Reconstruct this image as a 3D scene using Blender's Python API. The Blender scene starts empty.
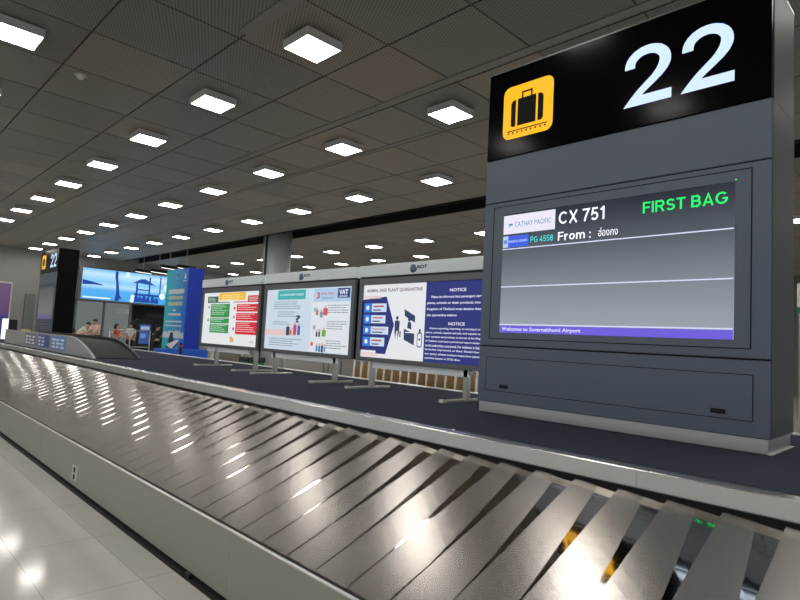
import bpy, bmesh, math, random
from mathutils import Vector, Matrix
random.seed(7)
SC = bpy.context.scene
COL = SC.collection

# ------------------------------------------------------------------ camera, world, exposure
cam_data = bpy.data.cameras.new('camera')
cam_data.sensor_width = 36.0
cam_data.lens = 572.52 * 36.0 / 800.0
cam_data.clip_start = 0.05
cam_data.clip_end = 200
cam = bpy.data.objects.new('camera', cam_data)
COL.objects.link(cam)
_R = Vector((0.71260613, -0.6996001, 0.0524615))
_U = Vector((-0.08768035, -0.01461939, 0.99604138))
_F = Vector((0.69606369, 0.71438503, 0.07175905))
EYE = Vector((0, 0, 1.5))
cam.matrix_world = Matrix(((_R.x, _U.x, -_F.x, EYE.x), (_R.y, _U.y, -_F.y, EYE.y), (_R.z, _U.z, -_F.z, EYE.z), (0, 0, 0, 1)))
SC.camera = cam
world = bpy.data.worlds.new('hall_fill_light')
SC.world = world
world.use_nodes = True
world.node_tree.nodes['Background'].inputs[0].default_value = (0.93, 0.97, 1.0, 1)
world.node_tree.nodes['Background'].inputs[1].default_value = 0.60  # even fill light added from the unseen, open sides of the hall
LAMP = 22.0            # radiance of the square ceiling lamps
SC.view_settings.view_transform = 'Standard'
SC.view_settings.look = 'None'
SC.view_settings.gamma = 1
SC.view_settings.exposure = 0.0
SC.view_settings.use_curve_mapping = False


def in_frame(p, m=0):
    d = Vector(p) - EYE
    w = d.dot(_F)
    if w < 0.1:
        return False
    x = 400 + 572.52 * d.dot(_R) / w
    y = 300 - 572.52 * d.dot(_U) / w
    return -m < x < 800 + m and -m < y < 600 + m


# ------------------------------------------------------------------ materials
def lin(c):
    r = []
    for v in c:
        v = v / 255.0
        r.append(v / 12.92 if v <= 0.04045 else ((v + 0.055) / 1.055) ** 2.4)
    return (r[0], r[1], r[2], 1)


def mat(name, rgb, rough=0.5, metal=0.0, vary=0.0, scale=8.0, bump=0.0, bscale=60.0, stretch=(1, 1, 1), spec=0.5, coat=0.0, rvary=0.0):
    m = bpy.data.materials.new(name)
    m.use_nodes = True
    nt = m.node_tree
    b = nt.nodes['Principled BSDF']
    b.inputs['Base Color'].default_value = lin(rgb)
    b.inputs['Roughness'].default_value = rough
    b.inputs['Metallic'].default_value = metal
    b.inputs['Specular IOR Level'].default_value = spec
    b.inputs['Coat Weight'].default_value = coat
    b.inputs['Coat Roughness'].default_value = 0.13
    tc = nt.nodes.new('ShaderNodeTexCoord')
    mp = nt.nodes.new('ShaderNodeMapping')
    mp.inputs['Scale'].default_value = stretch
    nt.links.new(tc.outputs['Object'], mp.inputs['Vector'])
    if vary or rvary:
        n = nt.nodes.new('ShaderNodeTexNoise')
        n.inputs['Scale'].default_value = scale
        n.inputs['Detail'].default_value = 5
        nt.links.new(mp.outputs[0], n.inputs['Vector'])
    if vary:
        mx = nt.nodes.new('ShaderNodeMix')
        mx.data_type = 'RGBA'
        c = lin(rgb)
        mx.inputs['A'].default_value = (c[0] * (1 - vary), c[1] * (1 - vary), c[2] * (1 - vary), 1)
        mx.inputs['B'].default_value = (min(1, c[0] * (1 + vary)), min(1, c[1] * (1 + vary)), min(1, c[2] * (1 + vary)), 1)
        nt.links.new(n.outputs['Fac'], mx.inputs['Factor'])
        nt.links.new(mx.outputs['Result'], b.inputs['Base Color'])
    if rvary:
        mr = nt.nodes.new('ShaderNodeMapRange')
        mr.inputs['From Min'].default_value = 0.3
        mr.inputs['From Max'].default_value = 0.7
        mr.inputs['To Min'].default_value = max(0.01, rough - rvary)
        mr.inputs['To Max'].default_value = rough + rvary
        nt.links.new(n.outputs['Fac'], mr.inputs['Value'])
        nt.links.new(mr.outputs['Result'], b.inputs['Roughness'])
    if bump:
        n2 = nt.nodes.new('ShaderNodeTexNoise')
        n2.inputs['Scale'].default_value = bscale
        n2.inputs['Detail'].default_value = 3
        nt.links.new(mp.outputs[0], n2.inputs['Vector'])
        bp = nt.nodes.new('ShaderNodeBump')
        bp.inputs['Strength'].default_value = bump
        bp.inputs['Distance'].default_value = 0.01
        nt.links.new(n2.outputs['Fac'], bp.inputs['Height'])
        nt.links.new(bp.outputs['Normal'], b.inputs['Normal'])
    return m


def glow(name, rgb, strength=1.0, rough=0.3):
    m = bpy.data.materials.new(name)
    m.use_nodes = True
    b = m.node_tree.nodes['Principled BSDF']
    c = lin(rgb)
    b.inputs['Base Color'].default_value = (c[0] * 0.3, c[1] * 0.3, c[2] * 0.3, 1)
    b.inputs['Roughness'].default_value = rough
    b.inputs['Emission Color'].default_value = c
    b.inputs['Emission Strength'].default_value = strength
    return m


_pc = {}


def ink(rgb, rough=0.4):
    k = ('ink', tuple(rgb), rough)
    if k not in _pc:
        _pc[k] = mat('printed_colour', rgb, rough)
    return _pc[k]


def lit(rgb, s=1.0):
    k = ('lit', tuple(rgb), s)
    if k not in _pc:
        _pc[k] = glow('lit_colour', rgb, s)
    return _pc[k]


def floor_material():
    m = bpy.data.materials.new('polished_floor_tiles')
    m.use_nodes = True
    nt = m.node_tree
    b = nt.nodes['Principled BSDF']
    tc = nt.nodes.new('ShaderNodeTexCoord')
    mp = nt.nodes.new('ShaderNodeMapping')
    mp.inputs['Location'].default_value = (0.43 - 0.5 * 4 + 1.64 - 0.0, 0.05, 0)
    nt.links.new(tc.outputs['Object'], mp.inputs['Vector'])
    br = nt.nodes.new('ShaderNodeTexBrick')
    br.offset = 0.0
    br.inputs['Color1'].default_value = lin((204, 202, 195))
    br.inputs['Color2'].default_value = lin((198, 197, 190))
    br.inputs['Mortar'].default_value = lin((164, 162, 154))
    br.inputs['Scale'].default_value = 1.0
    br.inputs['Mortar Size'].default_value = 0.0028
    br.inputs['Mortar Smooth'].default_value = 0.1
    br.inputs['Brick Width'].default_value = 0.5
    br.inputs['Row Height'].default_value = 0.9
    nt.links.new(mp.outputs[0], br.inputs['Vector'])
    n = nt.nodes.new('ShaderNodeTexNoise')
    n.inputs['Scale'].default_value = 2.2
    n.inputs['Detail'].default_value = 6
    nt.links.new(tc.outputs['Object'], n.inputs['Vector'])
    mx = nt.nodes.new('ShaderNodeMix')
    mx.data_type = 'RGBA'
    mx.blend_type = 'MULTIPLY'
    mx.inputs['Factor'].default_value = 0.16
    nt.links.new(br.outputs['Color'], mx.inputs['A'])
    nt.links.new(n.outputs['Fac'], mx.inputs['B'])
    nt.links.new(mx.outputs['Result'], b.inputs['Base Color'])
    b.inputs['Roughness'].default_value = 0.10
    b.inputs['Specular IOR Level'].default_value = 0.32
    return m


def ceiling_material():
    m = bpy.data.materials.new('perforated_ceiling_panels')
    m.use_nodes = True
    nt = m.node_tree
    L = nt.links
    b = nt.nodes['Principled BSDF']
    tc = nt.nodes.new('ShaderNodeTexCoord')
    sep = nt.nodes.new('ShaderNodeSeparateXYZ')
    L.new(tc.outputs['Object'], sep.inputs[0])

    def M(op, a, b_=None):
        x = nt.nodes.new('ShaderNodeMath')
        x.operation = op
        for i, v in enumerate((a, b_)):
            if v is None:
                continue
            if isinstance(v, (int, float)):
                x.inputs[i].default_value = v
            else:
                L.new(v, x.inputs[i])
        return x.outputs[0]
    ix = M('FLOOR', M('DIVIDE', M('SUBTRACT', sep.outputs[0], 3.73), 1.5))
    iy = M('FLOOR', M('DIVIDE', M('SUBTRACT', sep.outputs[1], 5.88), 1.5))
    cmb = nt.nodes.new('ShaderNodeCombineXYZ')
    L.new(ix, cmb.inputs[0])
    L.new(iy, cmb.inputs[1])
    wn = nt.nodes.new('ShaderNodeTexWhiteNoise')
    wn.noise_dimensions = '2D'
    L.new(cmb.outputs[0], wn.inputs['Vector'])
    ramp = nt.nodes.new('ShaderNodeValToRGB')
    ramp.color_ramp.elements[0].color = lin((98, 99, 97))
    ramp.color_ramp.elements[1].color = lin((134, 122, 107))
    e = ramp.color_ramp.elements.new(0.55)
    e.color = lin((112, 110, 105))
    L.new(wn.outputs['Value'], ramp.inputs[0])
    # expanded-metal holes
    u = M('MULTIPLY', M('ADD', sep.outputs[0], M('MULTIPLY', sep.outputs[1], 0.5)), 2 * math.pi / 0.05)
    v = M('MULTIPLY', M('SUBTRACT', sep.outputs[0], M('MULTIPLY', sep.outputs[1], 0.5)), 2 * math.pi / 0.05)
    h = M('ADD', M('SINE', u), M('SINE', v))
    hole = M('GREATER_THAN', h, 0.35)
    mx = nt.nodes.new('ShaderNodeMix')
    mx.data_type = 'RGBA'
    L.new(M('MULTIPLY', hole, 0.78), mx.inputs['Factor'])
    L.new(ramp.outputs[0], mx.inputs['A'])
    mx.inputs['B'].default_value = lin((16, 16, 16))
    L.new(mx.outputs['Result'], b.inputs['Base Color'])
    b.inputs['Roughness'].default_value = 0.42
    b.inputs['Metallic'].default_value = 0.3
    b.inputs['Sheen Weight'].default_value = 0.5
    b.inputs['Sheen Roughness'].default_value = 0.5
    b.inputs['Sheen Tint'].default_value = lin((226, 216, 202))
    return m


def carpet_material():
    m = mat('charcoal_carpet', (60, 64, 77), 0.95, 0, vary=0.45, scale=120, bump=0.6, bscale=300, spec=0.1)
    return m


def gradient_glow(name, axis, lo, hi, stops, strength=1.0, rough=0.1):
    """A lit screen: colours run along an axis of the screen itself."""
    m = bpy.data.materials.new(name)
    m.use_nodes = True
    nt = m.node_tree
    b = nt.nodes['Principled BSDF']
    tc = nt.nodes.new('ShaderNodeTexCoord')
    sep = nt.nodes.new('ShaderNodeSeparateXYZ')
    nt.links.new(tc.outputs['Object'], sep.inputs[0])
    mr = nt.nodes.new('ShaderNodeMapRange')
    mr.inputs['From Min'].default_value = lo
    mr.inputs['From Max'].default_value = hi
    nt.links.new(sep.outputs[axis], mr.inputs['Value'])
    rp = nt.nodes.new('ShaderNodeValToRGB')
    els = rp.color_ramp.elements
    els[0].position, els[0].color = stops[0][0], lin(stops[0][1])
    els[1].position, els[1].color = stops[-1][0], lin(stops[-1][1])
    for p, c in stops[1:-1]:
        e = els.new(p)
        e.color = lin(c)
    nt.links.new(mr.outputs[0], rp.inputs[0])
    b.inputs['Base Color'].default_value = (0.01, 0.01, 0.01, 1)
    b.inputs['Roughness'].default_value = rough
    nt.links.new(rp.outputs[0], b.inputs['Emission Color'])
    b.inputs['Emission Strength'].default_value = strength
    return m


MT = {
    'floor': floor_material(),
    'ceiling': ceiling_material(),
    'void': mat('dark_ceiling_void', (12, 12, 13), 0.9),
    'wall': mat('grey_wall_panel', (150, 151, 148), 0.6, vary=0.06, scale=1.5),
    'wall_light': mat('pale_wall', (120, 122, 121), 0.6, vary=0.04, scale=1.0),
    'carpet': carpet_material(),
    'steel': mat('brushed_steel', (220, 221, 220), 0.30, 0.88, vary=0.05, scale=2.0, stretch=(0.2, 1.2, 0.2)),
    'steel_rim': mat('brushed_steel_rim', (208, 208, 206), 0.26, 0.97, vary=0.05, scale=1.2, stretch=(0.2, 0.8, 0.2)),
    'steel_side': mat('satin_steel_side', (172, 171, 161), 0.40, 0.6, vary=0.03, scale=1.2, stretch=(1, 2, 0.6), rvary=0.03),
    'plate': mat('worn_belt_plate', (178, 174, 169), 0.25, 1.0),
    'plate_bright': mat('polished_belt_plate', (220, 214, 204), 0.055, 1.0),
    'rubber': mat('black_rubber', (16, 16, 17), 0.7),
    'gap': mat('dark_gap', (7, 7, 8), 0.9),
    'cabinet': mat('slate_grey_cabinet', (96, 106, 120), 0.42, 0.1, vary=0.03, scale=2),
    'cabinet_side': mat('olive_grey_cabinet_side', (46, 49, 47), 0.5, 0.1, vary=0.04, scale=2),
    'gloss_black': mat('gloss_black_acrylic', (5, 5, 7), 0.13, spec=0.09),
    'white_metal': mat('white_painted_metal', (214, 214, 208), 0.4, 0.2),
    'frame_grey': mat('anodised_grey_frame', (112, 114, 116), 0.35, 0.7),
    'header_blue': mat('pale_blue_header', (238, 246, 250), 0.4),
    'post': mat('light_steel_post', (188, 186, 178), 0.35, 0.7),
    'column': mat('grey_column', (196, 202, 204), 0.45, 0.1, vary=0.03, scale=2),
    'housing': mat('lamp_housing', (184, 184, 180), 0.5),
    'lamp': glow('lamp_diffuser', (255, 250, 244), LAMP, 0.5),
    'brown': mat('tan_panel', (176, 150, 104), 0.6, vary=0.2, scale=6),
    'skin': mat('skin', (196, 150, 122), 0.55),
    'hair': mat('dark_hair', (22, 18, 17), 0.5),
    'dark_metal': mat('dark_metal', (38, 39, 41), 0.4, 0.5),
    'blue_wrap': mat('deep_blue_wrap', (16, 62, 196), 0.4),
    'teal_wrap': mat('teal_wrap', (22, 128, 168), 0.4),
}

MT['plate'].node_tree.nodes['Principled BSDF'].inputs['Specular Tint'].default_value = (0.42, 0.42, 0.42, 1)   # dull, scuffed metal: little sheen at low angles


def gradient_paint(name, axis, lo, hi, c0, c1, rough=0.4):
    m = mat(name, c0, rough)
    nt = m.node_tree
    tc = nt.nodes.new('ShaderNodeTexCoord')
    sep = nt.nodes.new('ShaderNodeSeparateXYZ')
    nt.links.new(tc.outputs['Object'], sep.inputs[0])
    mr = nt.nodes.new('ShaderNodeMapRange')
    mr.inputs['From Min'].default_value = lo
    mr.inputs['From Max'].default_value = hi
    nt.links.new(sep.outputs[axis], mr.inputs['Value'])
    mx = nt.nodes.new('ShaderNodeMix')
    mx.data_type = 'RGBA'
    mx.inputs['A'].default_value = lin(c0)
    mx.inputs['B'].default_value = lin(c1)
    nt.links.new(mr.outputs[0], mx.inputs['Factor'])
    nt.links.new(mx.outputs['Result'], nt.nodes['Principled BSDF'].inputs['Base Color'])
    return m


# ------------------------------------------------------------------ mesh helpers
DECK = 0.90      # deck height in the furniture drawings below
DECK_Z = 0.94    # deck height in the hall
FURN = 0.9333    # size of the deck furniture against its drawings


def on_deck(p):
    return Vector((p[0] * FURN, p[1] * FURN, DECK_Z + (p[2] - DECK) * FURN))


class MB:
    """Collects shapes (in scene coordinates) into one mesh object. While MB.drawing is set, shapes are read off the deck-furniture drawings."""
    drawing = False

    def __init__(self):
        self.bm = bmesh.new()
        self.mats = []

    def slot(self, m):
        if m not in self.mats:
            self.mats.append(m)
        return self.mats.index(m)

    def box(self, lo, hi, m, bevel=0.0, seg=1):
        x0, y0, z0 = lo
        x1, y1, z1 = hi
        vs = [self.bm.verts.new(p) for p in ((x0, y0, z0), (x1, y0, z0), (x1, y1, z0), (x0, y1, z0), (x0, y0, z1), (x1, y0, z1), (x1, y1, z1), (x0, y1, z1))]
        fs = [self.bm.faces.new([vs[i] for i in f]) for f in ((0, 3, 2, 1), (4, 5, 6, 7), (0, 1, 5, 4), (1, 2, 6, 5), (2, 3, 7, 6), (3, 0, 4, 7))]
        s = self.slot(m)
        for f in fs:
            f.material_index = s
        if bevel:
            es = list({e for f in fs for e in f.edges})
            bmesh.ops.bevel(self.bm, geom=es, offset=bevel, segments=seg, affect='EDGES', profile=0.5)
        return fs

    def poly(self, pts, m, smooth=False):
        f = self.bm.faces.new([self.bm.verts.new(p) for p in pts])
        f.material_index = self.slot(m)
        f.smooth = smooth
        return f

    def prism(self, pts, off, m):
        """Extrude polygon pts (list of Vector) by the vector off."""
        a = [self.bm.verts.new(p) for p in pts]
        b = [self.bm.verts.new(Vector(p) + Vector(off)) for p in pts]
        s = self.slot(m)
        n = len(pts)
        fs = [self.bm.faces.new(a), self.bm.faces.new(b[::-1])]
        for i in range(n):
            fs.append(self.bm.faces.new((a[i], b[i], b[(i + 1) % n], a[(i + 1) % n])))
        for f in fs:
            f.material_index = s
        bmesh.ops.recalc_face_normals(self.bm, faces=fs)

    def tube(self, pts, r, m, n=10, caps=True):
        pts = [Vector(p) for p in pts]
        rs = r if isinstance(r, (list, tuple)) else [r] * len(pts)
        s = self.slot(m)
        rings = []
        t0 = None
        for i, p in enumerate(pts):
            d = (pts[min(i + 1, len(pts) - 1)] - pts[max(i - 1, 0)]).normalized()
            ref = Vector((0, 0, 1)) if abs(d.z) < 0.9 else Vector((1, 0, 0))
            if t0 is None:
                t0 = d.cross(ref).normalized()
            t = (t0 - d * t0.dot(d)).normalized()
            t0 = t
            q = d.cross(t)
            rings.append([self.bm.verts.new(p + (t * math.cos(2 * math.pi * k / n) + q * math.sin(2 * math.pi * k / n)) * rs[i]) for k in range(n)])
        fs = []
        for i in range(len(rings) - 1):
            for k in range(n):
                f = self.bm.faces.new((rings[i][k], rings[i][(k + 1) % n], rings[i + 1][(k + 1) % n], rings[i + 1][k]))
                f.smooth = True
                fs.append(f)
        if caps:
            fs.append(self.bm.faces.new(rings[0][::-1]))
            fs.append(self.bm.faces.new(rings[-1]))
        for f in fs:
            f.material_index = s
        bmesh.ops.recalc_face_normals(self.bm, faces=fs)

    def ball(self, c, r, m, seg=12):
        s = self.slot(m)
        r = r if isinstance(r, (tuple, list)) else (r, r, r)
        mtx = Matrix.Translation(c) @ Matrix.Diagonal((r[0], r[1], r[2], 1))
        res = bmesh.ops.create_uvsphere(self.bm, u_segments=seg, v_segments=max(6, seg // 2), radius=1, matrix=mtx)
        for v in res['verts']:
            for f in v.link_faces:
                f.material_index = s
                f.smooth = True

    def build(self, name, parent=None, base=None):
        me = bpy.data.meshes.new(name)
        if MB.drawing:
            for v in self.bm.verts:
                v.co = on_deck(v.co)
            base = on_deck(base) if base is not None else None
        base = Vector(base) if base is not None else (Vector(parent_base(parent)) if parent else Vector((0, 0, 0)))
        bmesh.ops.translate(self.bm, vec=-base, verts=self.bm.verts)
        self.bm.to_mesh(me)
        self.bm.free()
        for m in self.mats:
            me.materials.append(m)
        o = bpy.data.objects.new(name, me)
        COL.objects.link(o)
        if parent:
            o.parent = parent
        else:
            o.location = base
        return o


BASES = {}


def parent_base(p):
    return BASES.get(p.name, (0, 0, 0))


def tag(o, label, cat, group=None, kind=None):
    o['label'] = label
    o['category'] = cat
    if group:
        o['group'] = group
    if kind:
        o['kind'] = kind
    return o


def thing(name, label, cat, base, group=None):
    if MB.drawing:
        base = on_deck(base)
    o = bpy.data.objects.new(name, None)
    COL.objects.link(o)
    o.location = base
    o.empty_display_size = 0.1
    BASES[o.name] = tuple(base)
    return tag(o, label, cat, group)


def part(mb, name, parent, label=None):
    """A part (or sub-part): built in scene coordinates, stored relative to its thing."""
    o = mb.build(name, parent)
    BASES[o.name] = parent_base(parent)
    if label:
        o['label'] = label
    return o


def struct(mb, name, base=(0, 0, 0)):
    o = mb.build(name, None, base)
    o['kind'] = 'structure'
    BASES[o.name] = tuple(base)
    return o


_glyphs = {}


def glyphs(body, bold):
    k = (body, bold)
    if k not in _glyphs:
        c = bpy.data.curves.new('writing', 'FONT')
        c.body = body
        c.size = 1
        c.offset = bold
        c.resolution_u = 4
        o = bpy.data.objects.new('writing', c)
        COL.objects.link(o)
        dg = bpy.context.evaluated_depsgraph_get()
        me = bpy.data.meshes.new_from_object(o.evaluated_get(dg))
        vs = [(v.co.x, v.co.y) for v in me.vertices]
        fs = [tuple(p.vertices) for p in me.polygons]
        bpy.data.objects.remove(o)
        bpy.data.curves.remove(c)
        bpy.data.meshes.remove(me)
        _glyphs[k] = (vs, fs)
    return _glyphs[k]


class Sheet(MB):
    """Flat marks on an upright face. axis 'x': the face looks towards -X, u runs along world Y (left = larger Y).
    axis 'y': the face looks towards -Y, u runs along world X."""

    def __init__(self, axis, c, d=0.002):
        super().__init__()
        self.axis, self.c, self.d = axis, c, d

    def P(self, u, v, d=None):
        d = self.d if d is None else d
        return (self.c - d, u, v) if self.axis == 'x' else (u, self.c - d, v)

    def rect(self, u0, u1, v0, v1, m, d=None):
        return self.poly([self.P(u0, v0, d), self.P(u1, v0, d), self.P(u1, v1, d), self.P(u0, v1, d)], m)

    def shape(self, pts, m, d=None):
        return self.poly([self.P(u, v, d) for u, v in pts], m)

    def disc(self, u, v, r, m, d=None, n=20):
        return self.shape([(u + r * math.cos(2 * math.pi * k / n), v + r * math.sin(2 * math.pi * k / n)) for k in range(n)], m, d)

    def round_rect(self, u0, u1, v0, v1, r, m, d=None):
        pts = []
        a, b = min(u0, u1), max(u0, u1)
        for cx, cy, s in ((b - r, v1 - r, 0), (a + r, v1 - r, 90), (a + r, v0 + r, 180), (b - r, v0 + r, 270)):
            for k in range(6):
                t = math.radians(s + 18 * k)
                pts.append((cx + r * math.cos(t), cy + r * math.sin(t)))
        return self.shape(pts, m, d)

    def text(self, body, ul, ur, v0, v1, m, bold=0.0, d=None):
        """Writing fitted into the rectangle: left edge ul, right edge ur, baseline v0, top v1."""
        vs, fs = glyphs(body, bold)
        if not vs:
            return
        x0 = min(p[0] for p in vs)
        x1 = max(p[0] for p in vs)
        y0 = min(p[1] for p in vs)
        y1 = max(p[1] for p in vs)
        s = self.slot(m)
        nv = [self.bm.verts.new(self.P(ul + (x - x0) / (x1 - x0) * (ur - ul), v0 + (y - y0) / (y1 - y0) * (v1 - v0), d)) for x, y in vs]
        for f in fs:
            try:
                g = self.bm.faces.new([nv[i] for i in f])
                g.material_index = s
            except ValueError:
                pass


# heavy upright lettering drawn as strokes: polylines in a cell one unit high
def _arc(cx, cy, rx, ry, a0, a1, n=14):
    return [(cx + rx * math.cos(math.radians(a0 + (a1 - a0) * k / n)), cy + ry * math.sin(math.radians(a0 + (a1 - a0) * k / n))) for k in range(n + 1)]


_V = [(0.085, 0), (0.085, 1)]
STROKES = {
    'C': (0.80, [_arc(0.42, 0.5, 0.335, 0.415, 42, 318, 22)]),
    'X': (0.74, [[(0.08, 0), (0.66, 1)], [(0.08, 1), (0.66, 0)]]),
    '7': (0.60, [[(0.02, 0.92), (0.53, 0.92), (0.36, 0.56), (0.25, 0.25), (0.20, 0)]]),
    '5': (0.60, [[(0.55, 0.92), (0.17, 0.92), (0.115, 0.50)] + _arc(0.30, 0.33, 0.225, 0.25, 118, -150, 16)]),
    '1': (0.44, [[(0.08, 0.74), (0.32, 0.93)], [(0.32, 0), (0.32, 1)]]),
    'F': (0.58, [_V, [(0.085, 0.92), (0.58, 0.92)], [(0.085, 0.50), (0.53, 0.50)]]),
    'I': (0.17, [_V]),
    'R': (0.70, [_V, [(0.085, 0.92), (0.40, 0.92)] + _arc(0.40, 0.70, 0.20, 0.22, 90, -90, 10) + [(0.085, 0.48)], [(0.38, 0.48), (0.61, 0)]]),
    'P': (0.64, [_V, [(0.085, 0.92), (0.38, 0.92)] + _arc(0.38, 0.69, 0.20, 0.23, 90, -90, 10) + [(0.085, 0.46)]]),
    'S': (0.64, [_arc(0.32, 0.71, 0.225, 0.21, 25, 250, 14) + _arc(0.32, 0.29, 0.24, 0.21, 70, -155, 14)]),
    'T': (0.62, [[(0, 0.92), (0.62, 0.92)], [(0.31, 0.92), (0.31, 0)]]),
    'B': (0.68, [_V, [(0.085, 0.92), (0.38, 0.92)] + _arc(0.38, 0.725, 0.17, 0.195, 90, -90, 10) + [(0.085, 0.53)], [(0.085, 0.08), (0.38, 0.08)] + _arc(0.38, 0.305, 0.21, 0.225, -90, 90, 10)]),
    'A': (0.72, [[(0.07, 0), (0.36, 0.97), (0.65, 0)], [(0.17, 0.28), (0.55, 0.28)]]),
    'G': (0.80, [_arc(0.42, 0.5, 0.335, 0.415, 45, 335, 22) + [(0.72, 0.46), (0.45, 0.46)]]),
    '4': (0.60, [[(0.42, 0), (0.42, 0.95), (0.06, 0.28), (0.60, 0.28)]]),
    '8': (0.60, [_arc(0.30, 0.725, 0.19, 0.195, 0, 360, 18), _arc(0.30, 0.29, 0.225, 0.215, 0, 360, 18)]),
    'r': (0.40, [[(0.085, 0), (0.085, 0.72)], _arc(0.36, 0.36, 0.27, 0.28, 170, 85, 8)]),
    'o': (0.60, [_arc(0.30, 0.36, 0.215, 0.285, 0, 360, 20)]),
    'm': (0.90, [[(0.085, 0), (0.085, 0.72)], _arc(0.265, 0.42, 0.18, 0.23, 180, 0, 8) + [(0.445, 0)], _arc(0.63, 0.42, 0.185, 0.23, 180, 0, 8) + [(0.815, 0)]]),
    ':': (0.20, [[(0.1, 0.0), (0.1, 0.17)], [(0.1, 0.50), (0.1, 0.67)]]),
    ' ': (0.20, []),
}


def heavy_text(sh, body, ul, ur, v0, v1, m, th=0.148):
    gap = 0.09
    total = sum(STROKES[c][0] for c in body) + gap * (len(body) - 1)
    k = (ur - ul) / total
    s = sh.slot(m)
    x = 0.0
    for c in body:
        w, strokes = STROKES[c]
        for st in strokes:
            L, Rr = [], []
            for i, (px, py) in enumerate(st):
                a = st[max(i - 1, 0)]
                b = st[min(i + 1, len(st) - 1)]
                p = Vector((px, py))
                d1 = (p - Vector(a)).normalized() if i > 0 else (Vector(b) - p).normalized()
                d2 = (Vector(b) - p).normalized() if i < len(st) - 1 else d1
                n = Vector((-(d1.y + d2.y), d1.x + d2.x))
                n = n.normalized() if n.length > 1e-6 else Vector((-d1.y, d1.x))
                h = th / 2 / max(0.45, n.dot(Vector((-d1.y, d1.x))))
                L.append(p + n * h)
                Rr.append(p - n * h)
            A = [sh.bm.verts.new(sh.P(ul + k * (x + q.x), v0 + q.y * (v1 - v0))) for q in L]
            B = [sh.bm.verts.new(sh.P(ul + k * (x + q.x), v0 + q.y * (v1 - v0))) for q in Rr]
            for i in range(len(A) - 1):
                f = sh.bm.faces.new((A[i], A[i + 1], B[i + 1], B[i]))
                f.material_index = s
        x += w + gap


# ================================================================== SETTING
CEIL = 5.685
mb = MB()
mb.box((-16, -9, -0.3), (34, 46, 0), MT['floor'])
struct(mb, 'floor')

mb = MB()


def tiles(xs, y0, y1):
    for x in xs:
        y = y0
        while y < y1:
            mb.box((x + 0.014, y + 0.010, CEIL), (x + 1.486, y + 1.490, CEIL + 0.04), MT['ceiling'])
            y += 1.5


tiles([3.73 + 1.5 * k for k in range(-9, 6)], 5.88 - 1.5 * 9, 38.4)
tiles([13.65 + 1.5 * k for k in range(0, 13)], 5.88 - 1.5 * 9, 38.4)
mb.box((-10, -8, CEIL + 0.25), (34, 39, CEIL + 0.30), MT['void'])
struct(mb, 'ceiling')

# pale strips that bridge ceiling panels, and the sides of the open slot
n = 0
for (x0, x1, y0, y1) in ((3.60, 3.80, 5.85, 7.2), (6.52, 6.68, 2.4, 13.0), (8.08, 8.20, 7.5, 15.5), (2.10, 2.20, 2.0, 7.4)):
    n += 1
    mb = MB()
    mb.box((x0, y0, CEIL - 0.012), (x1, y1, CEIL + 0.002), mat('ceiling_strip', (128, 128, 122), 0.5, 0.3))
    struct(mb, 'trim_%d' % n)
for xs in (12.63, 13.64):
    n += 1
    mb = MB()
    mb.box((xs - 0.02, -7.7, CEIL - 0.03), (xs + 0.02, 38.4, CEIL + 0.25), MT['gap'])
    struct(mb, 'trim_%d' % n)

# far wall: solid above and at the left, glass front under the big screen
mb = MB()
W = MT['wall']
mb.box((-16, 38.5, 0), (8.6, 38.8, 5.95), W)
mb.box((8.6, 38.5, 3.05), (34, 38.8, 5.95), W)
mb.box((17.5, 38.5, 0), (34, 38.8, 3.05), W)
struct(mb, 'wall_far')
mb = MB()
mb.box((33.7, -9, 0), (34, 46, 5.95), MT['wall_light'])
struct(mb, 'wall_right')
mb = MB()
mb.box((6.0, 45.7, 0), (20, 46, 3.05), mat('shop_back_wall', (98, 104, 102), 0.7))
struct(mb, 'wall_back')
mb = MB()
mb.box((6.0, 38.8, 3.0), (20, 45.7, 3.05), mat('shop_soffit', (44, 46, 47), 0.7))
struct(mb, 'trim_20')
n = 10
for (x0, x1, c) in ((5.1, 5.55, (126, 128, 124)), (6.3, 6.75, (132, 137, 134)), (7.5, 8.0, (112, 118, 114)), (4.0, 4.3, (140, 142, 139))):
    n += 1
    mb = MB()
    mb.box((x0, 38.3, 0), (x1, 38.5, 3.1 if n != 11 else 2.5), ink(c, 0.5), 0.01)
    struct(mb, 'trim_%d' % n)

glass = bpy.data.materials.new('green_tinted_glass')
glass.use_nodes = True
_nt = glass.node_tree
_tr = _nt.nodes.new('ShaderNodeBsdfTransparent')
_tr.inputs[0].default_value = (0.72, 0.80, 0.77, 1)
_gl = _nt.nodes.new('ShaderNodeBsdfGlossy')
_gl.inputs['Roughness'].default_value = 0.05
_mx = _nt.nodes.new('ShaderNodeMixShader')
_mx.inputs[0].default_value = 0.25
_nt.links.new(_tr.outputs[0], _mx.inputs[1])
_nt.links.new(_gl.outputs[0], _mx.inputs[2])
_nt.links.new(_mx.outputs[0], _nt.nodes['Material Output'].inputs[0])
mb = MB()
mb.box((8.6, 38.6, 0.1), (13.4, 38.63, 3.0), glass)
win = struct(mb, 'window_1')
mb = MB()
for x in (8.6, 10.2, 11.8, 13.4):
    mb.box((x - 0.05, 38.52, 0), (x + 0.05, 38.7, 3.05), MT['frame_grey'])
mb.box((8.6, 38.52, 0), (13.4, 38.7, 0.1), MT['frame_grey'])
mb.box((8.6, 38.52, 2.95), (13.4, 38.7, 3.05), MT['frame_grey'])
o = mb.build('window_frame', win)

# round grey column with a cable duct on its side, and the wrapped square pier far beyond
mb = MB()
mb.tube([(13.15, 21.0, 0), (13.15, 21.0, CEIL + 0.2)], 0.5, MT['column'], 40)
mb.box((12.68, 21.42, 0), (12.86, 21.60, CEIL + 0.2), MT['frame_grey'], 0.02)
c = struct(mb, 'column')

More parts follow.
